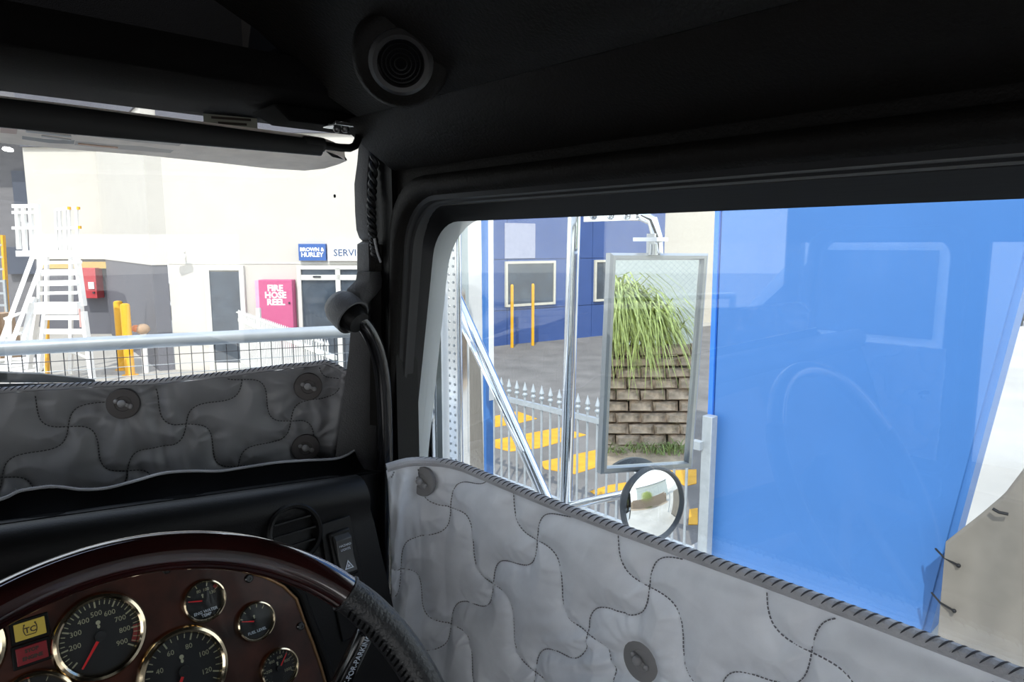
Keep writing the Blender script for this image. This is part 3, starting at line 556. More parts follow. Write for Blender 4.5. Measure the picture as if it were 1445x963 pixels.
# planting: strap leaves spilling over the wall
def blades(m, base, n, L, rng, wd=.012, droop=1.0):
    for _ in range(n):
        a = rng.uniform(0, 6.283); l = L*rng.uniform(.6, 1.1); o_ = base+np.array([rng.gauss(0, .2), rng.gauss(0, .12), 0]); out = np.array([math.cos(a), math.sin(a), 0]); sd_ = np.array([-out[1], out[0], 0]); V = []
        lift = rng.uniform(.5, .95)
        for k in range(6):
            t_ = k/5; c_ = o_+out*l*.62*t_**1.1+np.array([0, 0, l*(lift*t_*1.5-droop*1.35*t_*t_)]); w_ = wd*(1-t_**2)+.001
            V += [c_-sd_*w_, c_+sd_*w_]
        m.add(V, [(2*k, 2*k+1, 2*k+3, 2*k+2) for k in range(5)])
rng = random.Random(3)
pl = thing('strap_leaf_clump', 'large pale green strap-leaved clump hanging over the stone blocks', 'plant', tuple(wpt(.55, .7, 1.5)))
mb = MB(); blades(mb, wpt(.72, .65, 2.0), 760, 1.9, rng, .02); blades(mb, wpt(.2, .65, 1.75), 560, 1.6, rng, .018); part(pl, 'foliage', mb, LEAF, kind='stuff', fix=False)
mb = MB(); mb.ball(wpt(.5, .7, 1.5), .22, 7, (1, .7, .5)); part(pl, 'crown', mb, SOIL)
gs = thing('grass_verge', 'dry soil verge at the foot of the stone wall', 'soil', tuple(wpt(0, -.6, 0))); gs['kind'] = 'structure'
mb = MB(); mb.loft([[wpt(a, d, z) for a, z in ((-4, -.02), (4, -.02), (4, zz), (-4, zz))] for d, zz in ((-.75, .01), (-.3, .10), (.1, .16))]); part(gs, 'soil', mb, SOIL)
for a_, lab in ((-.15, 'low green weed tuft at the wall foot, the bushier of two'), (.4, 'low sparse weed tuft at the wall foot under the hanging leaves')):
    t = thing('weed_tuft', lab, 'plant', tuple(wpt(a_, -.25, .1)), group='weeds at the wall foot'); mb = MB(); blades(mb, wpt(a_, -.25, .1), 130 if a_ < 0 else 70, .32, rng, .008, .7); part(t, 'foliage', mb, WEED, kind='stuff', fix=False)
sh = thing('pale_shed', 'pale grey shed beyond the chain link fence on the bank', 'shed', tuple(wpt(0, 9, 0)))
mb = MB(); mb.loft([[wpt(a, d, z) for a, z in ((-9, 0), (5, 0), (5, 5.2), (-9, 4.2))] for d in (9, 14)]); part(sh, 'wall_sheet', mb, mat('pale_green_grey_sheet', (.62, .66, .62), .7))
mb = MB(); mb.loft([[wpt(a, d, z) for a, z in ((-9.3, 4.2), (5.3, 5.2), (5.3, 5.4), (-9.3, 4.4))] for d in (8.7, 14.3)]); part(sh, 'roof', mb, GALV)
cf = thing('chain_link_fence', 'chain link fence standing on the bank above the stone wall', 'fence', tuple(wpt(0, 2.0, 1.35)))
for a_ in (-2.5, 0.8, 4): mb = MB(); mb.cyl(wpt(a_, 2.0, 1.3), wpt(a_, 2.0, 3.2), .03, 10); part(cf, 'post', mb, GALV)
mb = MB(); mb.cyl(wpt(-3, 2.0, 3.15), wpt(4, 2.0, 3.15), .02, 8); part(cf, 'top_rail', mb, GALV)
mb = MB()
for k in range(70):
    for s_ in (-1, 1):
        a_ = -3+k*.1; mb.bar(wpt(a_, 2.0, 1.35), wpt(a_+s_*1.8, 2.0, 3.15), .004, .004)
part(cf, 'netting', mb, GALV, kind='stuff', smooth=False)
#@@CABIN
# ================================================================== CAB SHELL
def outline(Yf_t, Yf_b, zt, zb, Yr, r, X, n=8):
    """closed rounded outline in the plane X (front edge may rake)"""
    C = [np.array(q, float) for q in ((Yf_b, zb), (Yf_t, zt), (Yr, zt), (Yr, zb))]; out = []
    for i in range(4):
        p, c, q = C[i-1], C[i], C[(i+1) % 4]; rr = r[i]; a = nrm(p-c); b = nrm(q-c); half = math.acos(np.clip(a@b, -1, 1))/2
        t_ = rr/math.tan(half); ctr = c+nrm(a+b)*rr/math.sin(half); s_, e_ = c+a*t_, c+b*t_
        a0 = math.atan2(*(s_-ctr)[::-1]); a1 = math.atan2(*(e_-ctr)[::-1]); d = (a1-a0+math.pi) % (2*math.pi)-math.pi
        for k in range(n+1): an = a0+d*k/n; out.append((X, ctr[0]+rr*math.cos(an), ctr[1]+rr*math.sin(an)))
    return out
WR = 'wall_right'
rk = lambda f, k: (f, f+k)
def O_(f, zt, r, X, k=.17, zb=1.62, Yr=-.55): return outline(f, f+k, zt, zb, Yr, (.08, r, r, .08), X)
rings = [outline(1.07, 1.07, 2.62, 1.25, -.94, (.01,)*4, .66), O_(.988, 2.556, .10, .655, .06), O_(.988, 2.556, .10, .70, .06), outline(1.07, 1.07, 2.62, 1.25, -.94, (.01,)*4, .70)]
mb = MB(); mb.loft(rings, caps=False, close=True); struct('wall_right', 'black grained cab side wall around the door window', mb, BLK, ang=50)
dr = thing('door_1', 'black cab door with rubber sealed side window', None, (.70, .3, 1.62), kind='structure')
mb = MB(); mb.loft([O_(.990, 2.56, .10, .657, .06), O_(.988, 2.558, .10, .643, .06), O_(.972, 2.548, .10, .636, .08), O_(.958, 2.536, .095, .637, .10), O_(.950, 2.527, .09, .647, .12), O_(.950, 2.527, .09, .67, .12)], caps=False); part(dr, 'trim_roll', mb, BLK, ang=50)
mb = MB(); mb.loft([O_(.953, 2.529, .09, .647, .12), O_(.951, 2.524, .09, .650, .125), O_(.947, 2.520, .085, .652, .13), O_(.946, 2.518, .085, .660, .13), O_(.941, 2.515, .085, .662, .135), O_(.940, 2.513, .08, .668, .14), O_(.940, 2.513, .08, .68, .14)], caps=False); part(dr, 'rubber_seal', mb, RUB, ang=25)
mb = MB(); mb.loft([O_(.948, 2.516, .08, .670, .15), O_(.945, 2.512, .075, .670, .155), O_(.938, 2.488, .07, .701, .17), O_(.945, 2.493, .07, .701, .17)], caps=False, close=True); part(dr, 'window_channel', mb, ALUB, ang=30)
mb = MB(); mb.loft([O_(.955, 2.505, .07, .7035), O_(.955, 2.505, .07, .7085)]); wn = part(dr, 'window_pane', mb, GLS, smooth=False)
mb = MB(); mb.loft([O_(1.03, 2.53, .09, .712), O_(.982, 2.50, .08, .712), O_(.988, 2.50, .08, .724), O_(1.03, 2.53, .09, .724)], caps=False, close=True); part(dr, 'outer_seal', mb, RUB)
mb = MB(); mb.loft([O_(1.12, 2.57, .10, .735), O_(1.05, 2.525, .10, .735), O_(1.012, 2.502, .11, .765), O_(1.000, 2.496, .115, .785), O_(1.12, 2.57, .1, .785)], caps=False, close=True); part(dr, 'outer_frame', mb, WHT, label='white painted outer door frame', ang=40)
mb = MB(); mb.box(.71, .74, -.6, 1.1, .9, 1.6); part(dr, 'door_skin', mb, WHT)
# header pad and ceiling over the side window
def ext(prof, y0, y1, m, taper=0.):
    m.loft([[(x, y, z) for x, z in prof] for y in (y0, y1)])
mb = MB(); ext([(.66, 2.60), (.648, 2.572), (.64, 2.575), (.60, 2.60), (.56, 2.628), (.552, 2.640), (.70, 2.70), (.70, 2.60)], -.94, .98, mb); struct('trim_1', 'black grained header pad above the side window', mb, BLK, ang=50)
mb = MB(); ext([(.557, 2.642), (.545, 2.638), (.50, 2.66), (.40, 2.73), (.25, 2.80), (-.2, 2.86), (-.65, 2.80), (-1.0, 2.66), (-1.05, 2.64), (-1.05, 2.98), (.62, 2.98), (.62, 2.68)], -.94, .92, mb); struct('ceiling', 'black grained cab roof lining', mb, BLK, ang=50)
s_ = TX(1168, 108, .6)
# overhead console along the windscreen top
oc = thing('overhead_console', 'black moulded overhead console with a recessed pocket above the windscreen', 'console', (-.3, 1.0, 2.64))
Yc = .90
prof = [(Yc, 2.98), (Yc, 2.680), (Yc+.006, 2.667), (Yc+.02, 2.660), (1.05, 2.654), (1.25, 2.67), (1.25, 2.98)]
zb_ = 2.70
mb = MB(); mb.loft([[(x, y, min(z, zb_) if y < 1.2 and z > 2.9 else (z if z < 2.9 else zb_)) for y, z in prof] for x in (-1.15, .40, .47, .60)]); part(oc, 'lower_lip', mb, BLKC, ang=40)
mb = MB(); mb.box(.437, .60, Yc+.0, 1.2, 2.70, 2.98); part(oc, 'end_block', mb, BLKC, bevel=.02)
mb = MB(); mb.box(-1.15, .437, 1.06, 1.2, 2.70, 2.98); part(oc, 'pocket_back', mb, BLKD)
mb = MB(); q = TY(464, 37, Yc); mb.lathe([(.006, .004), (.006, -.002), (.012, -.002), (.012, .003)], q, (0, -1, 0), 16); part(oc, 'screw', mb, BLKS)
mb = MB(); mb.loft([[(.44, .97, 2.652), (.62, .97, 2.652), (.62, 1.06, 2.65), (.44, 1.06, 2.65)], [(.47, .98, 2.632), (.61, .98, 2.632), (.61, 1.05, 2.632), (.47, 1.05, 2.632)]]); part(oc, 'bracket_boss', mb, BLKC, bevel=.006)
# speaker pod in the corner
sp_n = nrm((-.52, -.68, -.50)); sq = TX(566, 88, .468)
sx = nrm(np.cross(sp_n, (0, 0, 1))); sy = np.cross(sx, sp_n); sy = sy if sy[2] > 0 else -sy
pd = thing('corner_speaker', 'round black overhead speaker in the corner of the roof lining', 'speaker', tuple(sq))
mb = MB(); mb.lathe([(.060, -.06), (.056, -.008), (.050, -.001), (.03, -.001)], sq, sp_n, 40); part(pd, 'pod', mb, BLK, ang=50)
mb = MB(); mb.lathe([(.037, -.004), (.037, .003), (.032, .007), (.027, .006), (.025, .002)], sq, sp_n, 40, caps=False); part(pd, 'bezel', mb, mat('speaker_bezel', (.011, .010, .010), .45))
mb = MB(); mb.lathe([(.026, -.001), (.025, .003), (.016, .005), (.002, .006)], sq, sp_n, 40); part(pd, 'grille', mb, BLKD)
mb = MB()
for r_ in (.007, .012, .017, .022): mb.tube([sq+sp_n*(.0060-(r_/.026)**2*.003)+r_*(math.cos(t)*sx+math.sin(t)*sy) for t in np.linspace(0, 6.283, 28, endpoint=False)], .0008, 5, closed=True)
part(pd, 'grille_ring', mb, BLKS)
# A pillar lining
ap = thing('trim_2', 'grey grained pillar lining between windscreen and door', None, (.64, 1.08, 2.0), kind='structure')
def col(rows, m, Y=1.07, dep=.05):
    R = []
    for y_, xl, xr in rows:
        a = TY(xl, y_, Y); b = TY(xr, y_, Y-.02); z = a[2]; c_ = (a+b)/2; R.append([(a[0]*(1+dep*.9)+.004, a[1]*(1+dep*.9), z), (a[0], a[1], z), (c_[0]-.006, c_[1]-.012, z), (b[0], b[1], z), (b[0]+.03, b[1]+dep, z)])
    m.loft(R)
mb = MB(); col([(185, 508, 534), (230, 504, 534), (260, 500, 533), (300, 501, 533), (325, 503, 533), (336, 507, 532), (341, 512, 531)], mb); part(ap, 'upper_cover', mb, GREYP, ang=60)
mb = MB(); col([(340, 512, 532), (345, 504, 534), (380, 504, 536), (400, 506, 538), (440, 505, 540), (470, 503, 545)], mb, Y=1.065); part(ap, 'middle_cover', mb, GREYP, ang=60)
mb = MB(); col([(462, 495, 545), (500, 492, 547), (560, 484, 549), (600, 479, 550), (640, 474, 551), (720, 462, 553), (800, 450, 556)], mb, Y=1.075); part(ap, 'lower_cover', mb, GREYP, ang=60)
mb = MB(); mb.box(.645, .69, .985, 1.065, 1.5, 2.62); part(ap, 'door_jamb', mb, BLKS)
mb = MB(); mb.loft([[TY(523+2*k_, 345, 1.03), TY(533+2*k_, 345, 1.03)+[.0, -.012, 0], TY(545, 345, 1.02)] for k_ in (0,)]+[[TY(522, 600, 1.03), TY(532, 600, 1.03)+[0, -.012, 0], TY(548, 600, 1.02)]], caps=False, loop=False); part(ap, 'edge_welt', mb, BLK)
mb = MB(); q = TX(547, 286, .655); mb.lathe([(.005, .003), (.005, .0), (.009, .0), (.009, .004)], q, (-1, 0, 0), 16); part(ap, 'screw', mb, mat('dark_screw', (.08, .08, .085), .3, metal=.8))
# twisted black cable
cb = thing('cable_loom', 'twisted black cable loom hanging down the pillar lining', 'cable', tuple(TY(526, 350, 1.02)))
P = [TY(a, b, 1.025) for a, b in ((531, 178), (528, 220), (526, 260), (524, 290), (525, 320), (528, 345), (530, 362))]
for ph in (0, math.pi):
    mb = MB(); pts = []
    for k in range(90):
        t_ = k/89*(len(P)-1); i = min(int(t_), len(P)-2); c_ = P[i]+(P[i+1]-P[i])*(t_-i); an = k*.62+ph; pts.append(c_+.0042*np.array([math.cos(an), math.sin(an), 0]))
    mb.tube(pts, .0043, 6); part(cb, 'strand', mb, RUB)
mb = MB(); q = P[-2]; mb.tube([q+[-.004, -.008, .01], q+[0, -.01, -.015], P[-1]+[.004, -.01, -.01]], .0022, 6); part(cb, 'cable_tie', mb, mat('grey_cable_tie', (.3, .3, .31), .4))
# windscreen
wA = np.array([.665, 1.098, 0]); wd_ = nrm((-.946, .324, 0)); wN = np.array([.324, .946, 0])/1.0
def wpx(s_, z, off=0.): return wA+wd_*s_+nrm(wN)*off+np.array([0, 0, z])
ww = thing('window_1', 'split windscreen glass of the cab', None, (.2, 1.25, 1.9), kind='structure')
for a_, b_, sgn in ((0, .98, 1),):
    mb = MB(); mb.loft([[wpx(0, 1.9, d), wpx(.98, 1.9, d), wpx(.98, 2.78, d), wpx(0, 2.78, d)] for d in (.028, .034)]); part(ww, 'windscreen_pane', mb, WSG, smooth=False)
cx = wpx(.98, 0)[0]; cyy = wpx(.98, 0)[1]
lw = lambda s_, z, off=0.: np.array([2*cx-wpx(s_, z, off)[0], wpx(s_, z, off)[1], z])
mb = MB(); mb.loft([[lw(0, 1.9, d), lw(.98, 1.9, d), lw(.98, 2.78, d), lw(0, 2.78, d)] for d in (.028, .034)]); part(ww, 'windscreen_pane', mb, WSG, smooth=False)
mb = MB(); mb.box(cx-.03, cx+.03, cyy-.02, cyy+.06, 1.9, 2.8); part(ww, 'centre_post', mb, BLK)
rs = thing('registration_sticker', 'faded square sticker stuck at the windscreen top behind the visor', 'sticker', tuple(wpx(.22, 2.64, .026)))
def wplate(m, s0, s1, z0, z1, d0, d1): m.loft([[wpx(s0, z0, d), wpx(s1, z0, d), wpx(s1, z1, d), wpx(s0, z1, d)] for d in (d0, d1)])
mb = MB(); wplate(mb, .178, .262, 2.630, 2.685, .0255, .0275); part(rs, 'backing', mb, STICK, smooth=False)
mb = MB()
for z, a, b in ((2.668, .19, .245), (2.659, .188, .25), (2.651, .195, .24)): wplate(mb, a, b, z, z+.004, .0248, .0255)
part(rs, 'faded_print', mb, DARKP, smooth=False)
mb = MB(); q = wpx(.052, 2.538, .027); mb.ball(q, .0035, 6, (.7, .4, 1)); single('glass_speck', 'dark speck stuck on the windscreen near the visor arm', 'speck', mb, RUB, org=q)

# ================================================================== QUILTED COVERS
def vnoise(seed):
    g = np.random.default_rng(seed).random((64, 64))
    def f(u, v):
        u = np.asarray(u) % 64; v = np.asarray(v) % 64; i = u.astype(int); j = v.astype(int); a = u-i; b = v-j; a = a*a*(3-2*a); b = b*b*(3-2*b); I = (i+1) % 64; J = (j+1) % 64
        return (g[i, j]*(1-a)*(1-b)+g[I, j]*a*(1-b)+g[i, J]*(1-a)*b+g[I, J]*a*b)-.5
    return f
N1, N2, N3 = vnoise(1), vnoise(2), vnoise(3)
def stitch_curves(O0, A, B, ext, amp):
    """two crossing families of S curves on the lattice O0 + i*A + j*B"""
    cs = []; An = nrm(A); Bn = nrm(B); pA = amp[0]; pB = amp[1]
    for j in range(-ext, ext+1):
        t = np.linspace(-ext, ext, ext*2*60+1); cs.append((O0+B*j)[None]+t[:, None]*A+np.sin(2*math.pi*t)[:, None]*pA)
        cs.append((O0+A*j)[None]+t[:, None]*B+np.sin(2*math.pi*t)[:, None]*pB)
    return cs
def quilt(root_, P3, dom, curves, seams, nu, nv, material, thick=.010, H=.020, thr=None, tick=None, folds=None, stitch=True, holes=(), top=lambda a_: 9., flip=True, wr=1., thr_m=None):
    """P3(a,b,h)->world points; dom(u,v)->(a,b) arrays"""
    U, V = np.meshgrid(np.linspace(0, 1, nu), np.linspace(0, 1, nv), indexing='ij'); a, b = dom(U, V)
    amin, amax, bmin, bmax = a.min()-.02, a.max()+.02, b.min()-.02, b.max()+.02
    pts = []; arc = []; keep = []
    for ci, c in enumerate(curves):
        s_ = np.concatenate([[0], np.cumsum(np.linalg.norm(np.diff(c, axis=0), axis=1))])
        ok = (c[:, 0] > amin) & (c[:, 0] < amax) & (c[:, 1] > bmin) & (c[:, 1] < bmax)
        pts += list(c[ok]); arc += list(s_[ok]+ci*3.7); keep.append((c, s_, ok))
    kd = kdtree.KDTree(len(pts))
    for i, p in enumerate(pts): kd.insert((p[0], p[1], 0), i)
    kd.balance(); arc = np.array(arc)
    aa, bb_ = a.ravel(), b.ravel(); D = np.empty(aa.size); AR = np.empty(aa.size)
    for i in range(aa.size):
        _, k, d = kd.find((aa[i], bb_[i], 0)); D[i] = d; AR[i] = arc[k]
    def hf(a_, b_, D, AR):
        h = H*(1-np.exp(-(D/.016)**.9))
        h += wr*.0042*np.exp(-D/.022)*(1-np.exp(-D/.004))*(N1(AR*110, D*14)*2)
        h += wr*.0018*N2(a_*15+b_*13, (a_-b_)*5)*np.minimum(1, D/.012) + wr*.0016*N3(a_*50+3*b_, b_*16+7)*np.minimum(1, D/.01)
        h = h+(folds(a_, b_) if folds is not None else 0)
        h = h*(1-.75*np.exp(-((top(a_)-b_)/.016)**2))
        for y_, z_ in holes: k_ = np.exp(-(np.hypot(a_-y_, b_-z_)/.030)**4); h = h*(1-k_)+.004*k_
        return h
    h = hf(aa, bb_, D, AR)
    pos = P3(aa, bb_, h)
    F = [(i*nv+j, (i+1)*nv+j, (i+1)*nv+j+1, i*nv+j+1)[::-1 if flip else 1] for i in range(nu-1) for j in range(nv-1)]
    mb = MB(); mb.v = [tuple(p) for p in pos]; mb.f = F
    o = part(root_, 'quilted_cloth', mb, material, fix=False, ang=180); s = o.modifiers.new('thick', 'SOLIDIFY'); s.thickness = .003; s.offset = -1
    if stitch:
        mb = MB()
        for c, s_, ok in keep:
            if ok.sum() < 4: continue
            L_ = np.arange(s_[0], s_[-1], .0052)
            for l in L_:
                q0 = np.array([np.interp(l, s_, c[:, k]) for k in (0, 1)]); q1 = np.array([np.interp(l+.0034, s_, c[:, k]) for k in (0, 1)])
                if not (seams(q0) and seams(q1)): continue
                A3 = P3(np.array([q0[0], q1[0]]), np.array([q0[1], q1[1]]), hf(np.array([q0[0], q1[0]]), np.array([q0[1], q1[1]]), np.zeros(2), np.zeros(2))+.0021)
                mb.bar(A3[0], A3[1], .0012, .0013)
        part(root_, 'stitching', mb, thr_m or THREADG, kind='stuff', smooth=False, fix=False)
    return o
def fastener(root_, c, n, r, ax2, dmat=None, smat=None):
    d = MB(); d.lathe([(r*.97, -.004), (r, .0), (r*.95, .0035), (r*.5, .0042), (r*.46, .003), (.004, .003)], c, n, 40); dd = part(root_, 'fastener_disc', d, dmat or DISC)
    s = MB(); n = nrm(n); ax2 = nrm(ax2); s.ball(c+n*.0085-ax2*.002, .0062, 8); s.bar(c+n*.004-ax2*.012, c+n*.004+ax2*.013, .005, .004, n); s.ball(c+n*.005+ax2*.011, .0042, 6); s.ball(c+n*.005-ax2*.011, .0038, 6)
    part(dd, 'stud', s, smat or STUD)
def binding(root_, path, n_out, w, th, pitch=.0125):
    mb = MB(); mb.tube(path, [w]*len(path), 10); part(root_, 'binding', mb, BIND)
    P = np.array(path); s_ = np.concatenate([[0], np.cumsum(np.linalg.norm(np.diff(P, axis=0), axis=1))]); mb = MB()
    for l in np.arange(.004, s_[-1]-.012, pitch):
        q = np.array([np.interp(l, s_, P[:, k]) for k in range(3)]); q2 = np.array([np.interp(l+.009, s_, P[:, k]) for k in range(3)]); t_ = nrm(q2-q); n_ = nrm(n_out); up = nrm(np.cross(t_, n_)); up = up if up[2] > 0 else -up
        pts = [q+(q2-q)*k+n_*w*math.cos(an)+up*w*math.sin(an) for k, an in zip(np.linspace(0, 1, 7), np.linspace(1.75, -.15, 7))]
        mb.tube([p+n_*.0003 for p in pts], [.0003, .0007, .0009, .0010, .0009, .0007, .0003], 5)
    part(root_, 'whip_stitch', mb, THREAD, kind='stuff')
# ---- door cover: coordinates a = Y, b = Z
QX = .690; ZT = 2.083
dq = thing('door_cover', 'silver grey quilted cover over the lower part of the side window', 'quilted cover', (QX, .5, 1.5))
def door_P(a, b, h):
    KA = [-1, .86, .90, .945, .975, 1.12]; x = np.interp(a, KA, [QX, QX, .682, .652, .628, .560]); y = np.interp(a, KA, [-1, .86, .899, .936, .945, .975])
    k = np.clip((a-.86)/.1, 0, 1); x = x-h*(1-.5*k)-.005*np.sin(a*5.0)*(1-k)-.004*np.sin(b*9); y = y-h*.8*k
    return np.stack([x, y, b], -1)
def door_dom(U, V):
    a = -.35+1.38*U; zt = ZT+.004*np.sin(a*7)-np.maximum(0, a-.97)*.12; return a, 1.50+(zt-.006-1.50)*V
ND = [np.array(q) for q in ((.790, 1.900), (-.103, -.104), (-.104, .111))]
dcur = stitch_curves(ND[0], ND[1], ND[2], 13, (np.array([-.7, .7])*.021, np.array([.7, .7])*.019))
hole = [(.938, 2.049), (.486, 1.915)]
def dfold(a, b):
    h = np.zeros_like(a)
    for i, (y, z) in enumerate(hole):
        r = np.hypot(a-y, b-z); an = np.arctan2(b-z, a-y); h += -.006*np.exp(-(r/.028)**2)+.0022*np.exp(-((r-.05)/.03)**2)*np.sin(an*11+i)*N1(an*3+9, r*20)*2
    h += .010*np.clip((a-.935)/.05, 0, 1)*(N2(a*45+b*6, b*11)+.5*N1(a*60, b*30))
    h += .004*np.exp(-((a-.55)/.10)**2-((b-1.87)/.05)**2)*np.sin((a*.5+b)*190)
    return h
quilt(dq, door_P, door_dom, dcur, lambda q: -.30 < q[0] < 1.02 and q[1] < ZT-.010 and q[1] > 1.55, 520, 210, QUILT, folds=dfold, holes=hole, top=lambda a_: ZT+.004*np.sin(a_*7)-np.maximum(0, a_-.97)*.12-.008)
ya = np.linspace(-.35, 1.03, 90); bz = ZT+.004*np.sin(ya*7)-np.maximum(0, ya-.97)*.12
binding(dq, list(door_P(ya, bz, np.full_like(ya, .004))), (-1, 0, .35), .0075, .012, .0105)
for (y, z), r in zip(hole, (.026, .0285)):
    c = door_P(np.array([y-.0]), np.array([z]), np.array([.0062]))[0]; fastener(dq, c, (-1, -.25 if y > .9 else 0, .12), r, (0, -1, -.45))
# ---- windscreen cover: a = distance along the glass from the pillar, b = Z
wq = thing('windscreen_cover', 'silver grey, shade-darkened quilted cover along the lower windscreen above the dash mat', 'quilted cover', tuple(wpx(.4, 2.0)))
tops = [(0.03, 2.203), (.042, 2.214), (.062, 2.229), (.086, 2.240), (.10, 2.236), (.151, 2.236), (.233, 2.232), (.311, 2.229), (.374, 2.2255), (.473, 2.228), (.565, 2.230), (.9, 2.24)]
def w_P(a, b, h):
    off = -h+.004+.006*np.sin(a*17)*np.clip((b-2.0)/.2, 0, 1)
    return np.stack([wA[0]+wd_[0]*a+wN[0]*off, wA[1]+wd_[1]*a+wN[1]*off, b], -1)
def w_dom(U, V):
    a = .03+.92*U; zt = np.interp(a, *zip(*tops)); b = 1.93+(zt-.004-1.93)*V
    return a+np.clip(.07-a, 0, .07)/.04*.030*(1-V)*0+.030*(1-V)*np.clip(1-U*6, 0, 1), b
wcur = stitch_curves(np.array([.318, 2.149]), np.array([-.078, -.083]), np.array([-.092, .070]), 11, (np.array([-.7, .7])*.017, np.array([.7, .7])*.015))
wh = [(.116, 2.197), (.408, 2.194), (.125, 2.085)]
def wfold(a, b):
    h = np.zeros_like(a)
    for i, (y, z) in enumerate(wh):
        r = np.hypot(a-y, b-z); an = np.arctan2(b-z, a-y); h += -.006*np.exp(-(r/.028)**2)+.003*np.exp(-((r-.045)/.03)**2)*np.sin(an*10+i)*N1(an*3+9, r*20)*2
    h += .006*np.exp(-((a-.07)/.05)**2)*np.sin(a*170+b*25)*.6+.004*np.exp(-((a-.35)/.05)**2)*np.sin(a*150-b*20)
    h += .005*np.exp(-((b-2.06-.35*(a-.3)*-1)/.03)**2)*np.clip((a-.1)/.1, 0, 1)*np.clip((.5-a)/.1, 0, 1)
    return h
quilt(wq, w_P, w_dom, wcur, lambda q: .06 < q[0] < .93 and q[1] < np.interp(q[0], *zip(*tops))-.008 and q[1] > 1.98, 380, 130, QUILT_SHADE, folds=wfold, holes=wh, H=.012, wr=.5, thr_m=THREADW)
aa_ = np.linspace(.03, .95, 70); binding(wq, list(w_P(aa_, np.interp(aa_, *zip(*tops)), np.full_like(aa_, .003))), -nrm(wN), .0045, .01, .0085)
lwc = thing('windscreen_cover', 'silver grey, shade-darkened quilted cover on the far half of the windscreen, across the centre post', 'quilted cover', (2*cx-.2, 1.2, 2.0))
def lw_P(a, b, h): p = w_P(a, b, h); return np.stack([2*cx-p[..., 0], p[..., 1], p[..., 2]], -1)
quilt(lwc, lw_P, w_dom, wcur, lambda q: False, 160, 50, QUILT_SHADE, H=.008, flip=False, stitch=False)
binding(lwc, list(lw_P(np.linspace(.03, .95, 40), np.interp(np.linspace(.03, .95, 40), *zip(*tops)), np.full(40, .003))), -nrm(wN), .0045, .01, .0085)
for i, (y, z) in enumerate(wh): fastener(wq, w_P(np.array([y]), np.array([z]), np.array([.010]))[0], -nrm(wN)+np.array([0, 0, .1]), .025, wd_*-1+np.array([0, 0, -.5]), DISC_SHADE, STUD2)

# ================================================================== GRAB HANDLE
gh = thing('grab_handle', 'gloss black tubular grab handle mounted on the pillar lining', 'grab handle', tuple(TY(541, 850, 1.0)))
path = [(490, 441), (500, 447), (512, 456), (524, 474), (534, 500), (540.5, 540), (543.5, 600), (544, 680), (543, 760), (542, 830), (541, 880), (540, 930)]
HY = [1.0]*3+[.995]*9
K = [TY(a, b, y) for (a, b), y in zip(path, HY)]; sm_ = []
for i in range(len(K)-1):
    p0_, p1_, p2_, p3_ = K[max(i-1, 0)], K[i], K[i+1], K[min(i+2, len(K)-1)]
    for t_ in np.linspace(0, 1, 8, endpoint=False): sm_.append(.5*((2*p1_)+(-p0_+p2_)*t_+(2*p0_-5*p1_+4*p2_-p3_)*t_*t_+(-p0_+3*p1_-3*p2_+p3_)*t_**3))
mb = MB(); mb.tube(sm_+[K[-1]], .0135, 20); part(gh, 'tube', mb, GLOSSB, ang=60)
ca = TY(481, 433, 1.03); cb_ = TY(509, 458, .985); axd = nrm(cb_-ca)
mb = MB(); mb.lathe([(.010, -.016), (.024, -.012), (.030, .0), (.0315, .02), (.0315, .034), (.0285, .0345), (.0255, .030), (.0255, .004)], ca, axd, 36, caps=True); part(gh, 'socket', mb, GREYP, ang=60)
mb = MB(); mb.lathe([(.0225, .01), (.0225, .044), (.0185, .050), (.0145, .050)], ca, axd, 32); part(gh, 'collar', mb, BLKS)
mb = MB(); col([(384, 504, 537), (396, 502, 539), (408, 490, 538), (418, 487, 530), (428, 492, 520), (440, 496, 516)], mb, Y=1.035, dep=.04); part(gh, 'bracket', mb, GREYP, ang=60)
mb = MB(); mb.lathe([(.022, 0), (.022, .02), (.014, .025)], K[-1], (0, 0, 1), 20); part(gh, 'lower_collar', mb, BLKS)

# ================================================================== SUN VISOR
va = TY(452, 208, .95); vb = TY(-60, 151, .95); vx = nrm(vb-va); 
sv = thing('sun_visor', 'folded up beige sun visor with a black rolled edge and bent arm', 'sun visor', tuple((va+vb)/2))
def vroll(t_): return va+(vb-va)*t_
mb = MB(); R = []
for t_ in np.linspace(0, 1, 14):
    c = vroll(t_); hh = .0115+.0045*min(1, t_*1.3); R.append([c+np.array([0, .010*math.cos(a), hh*math.sin(a)-.001]) for a in np.linspace(0, 6.283, 14, endpoint=False)])
mb.loft(R); part(sv, 'rolled_edge', mb, VISB)
vl = [(-62, 199), (0, 202), (100, 211), (200, 219), (300, 229), (380, 238), (430, 241), (458, 238), (478, 232), (489, 227)]
vt = [(-60, 150), (0, 156), (100, 167), (200, 179), (300, 191), (380, 200), (430, 206), (456, 210), (472, 216), (486, 224)]
mb = MB(); R = []
for (x1, y1), (x0, y0) in zip(vl, vt):
    a = TY(x0, y0, .958); b = TY(x1, y1, 1.10 if x1 < 440 else 1.06); R.append([a, a*.5+b*.5+[0, 0, -.003], b, b+[0, .004, .006], a+[0, 0, .016]])
mb.loft(R); part(sv, 'panel', mb, VIS, ang=50)
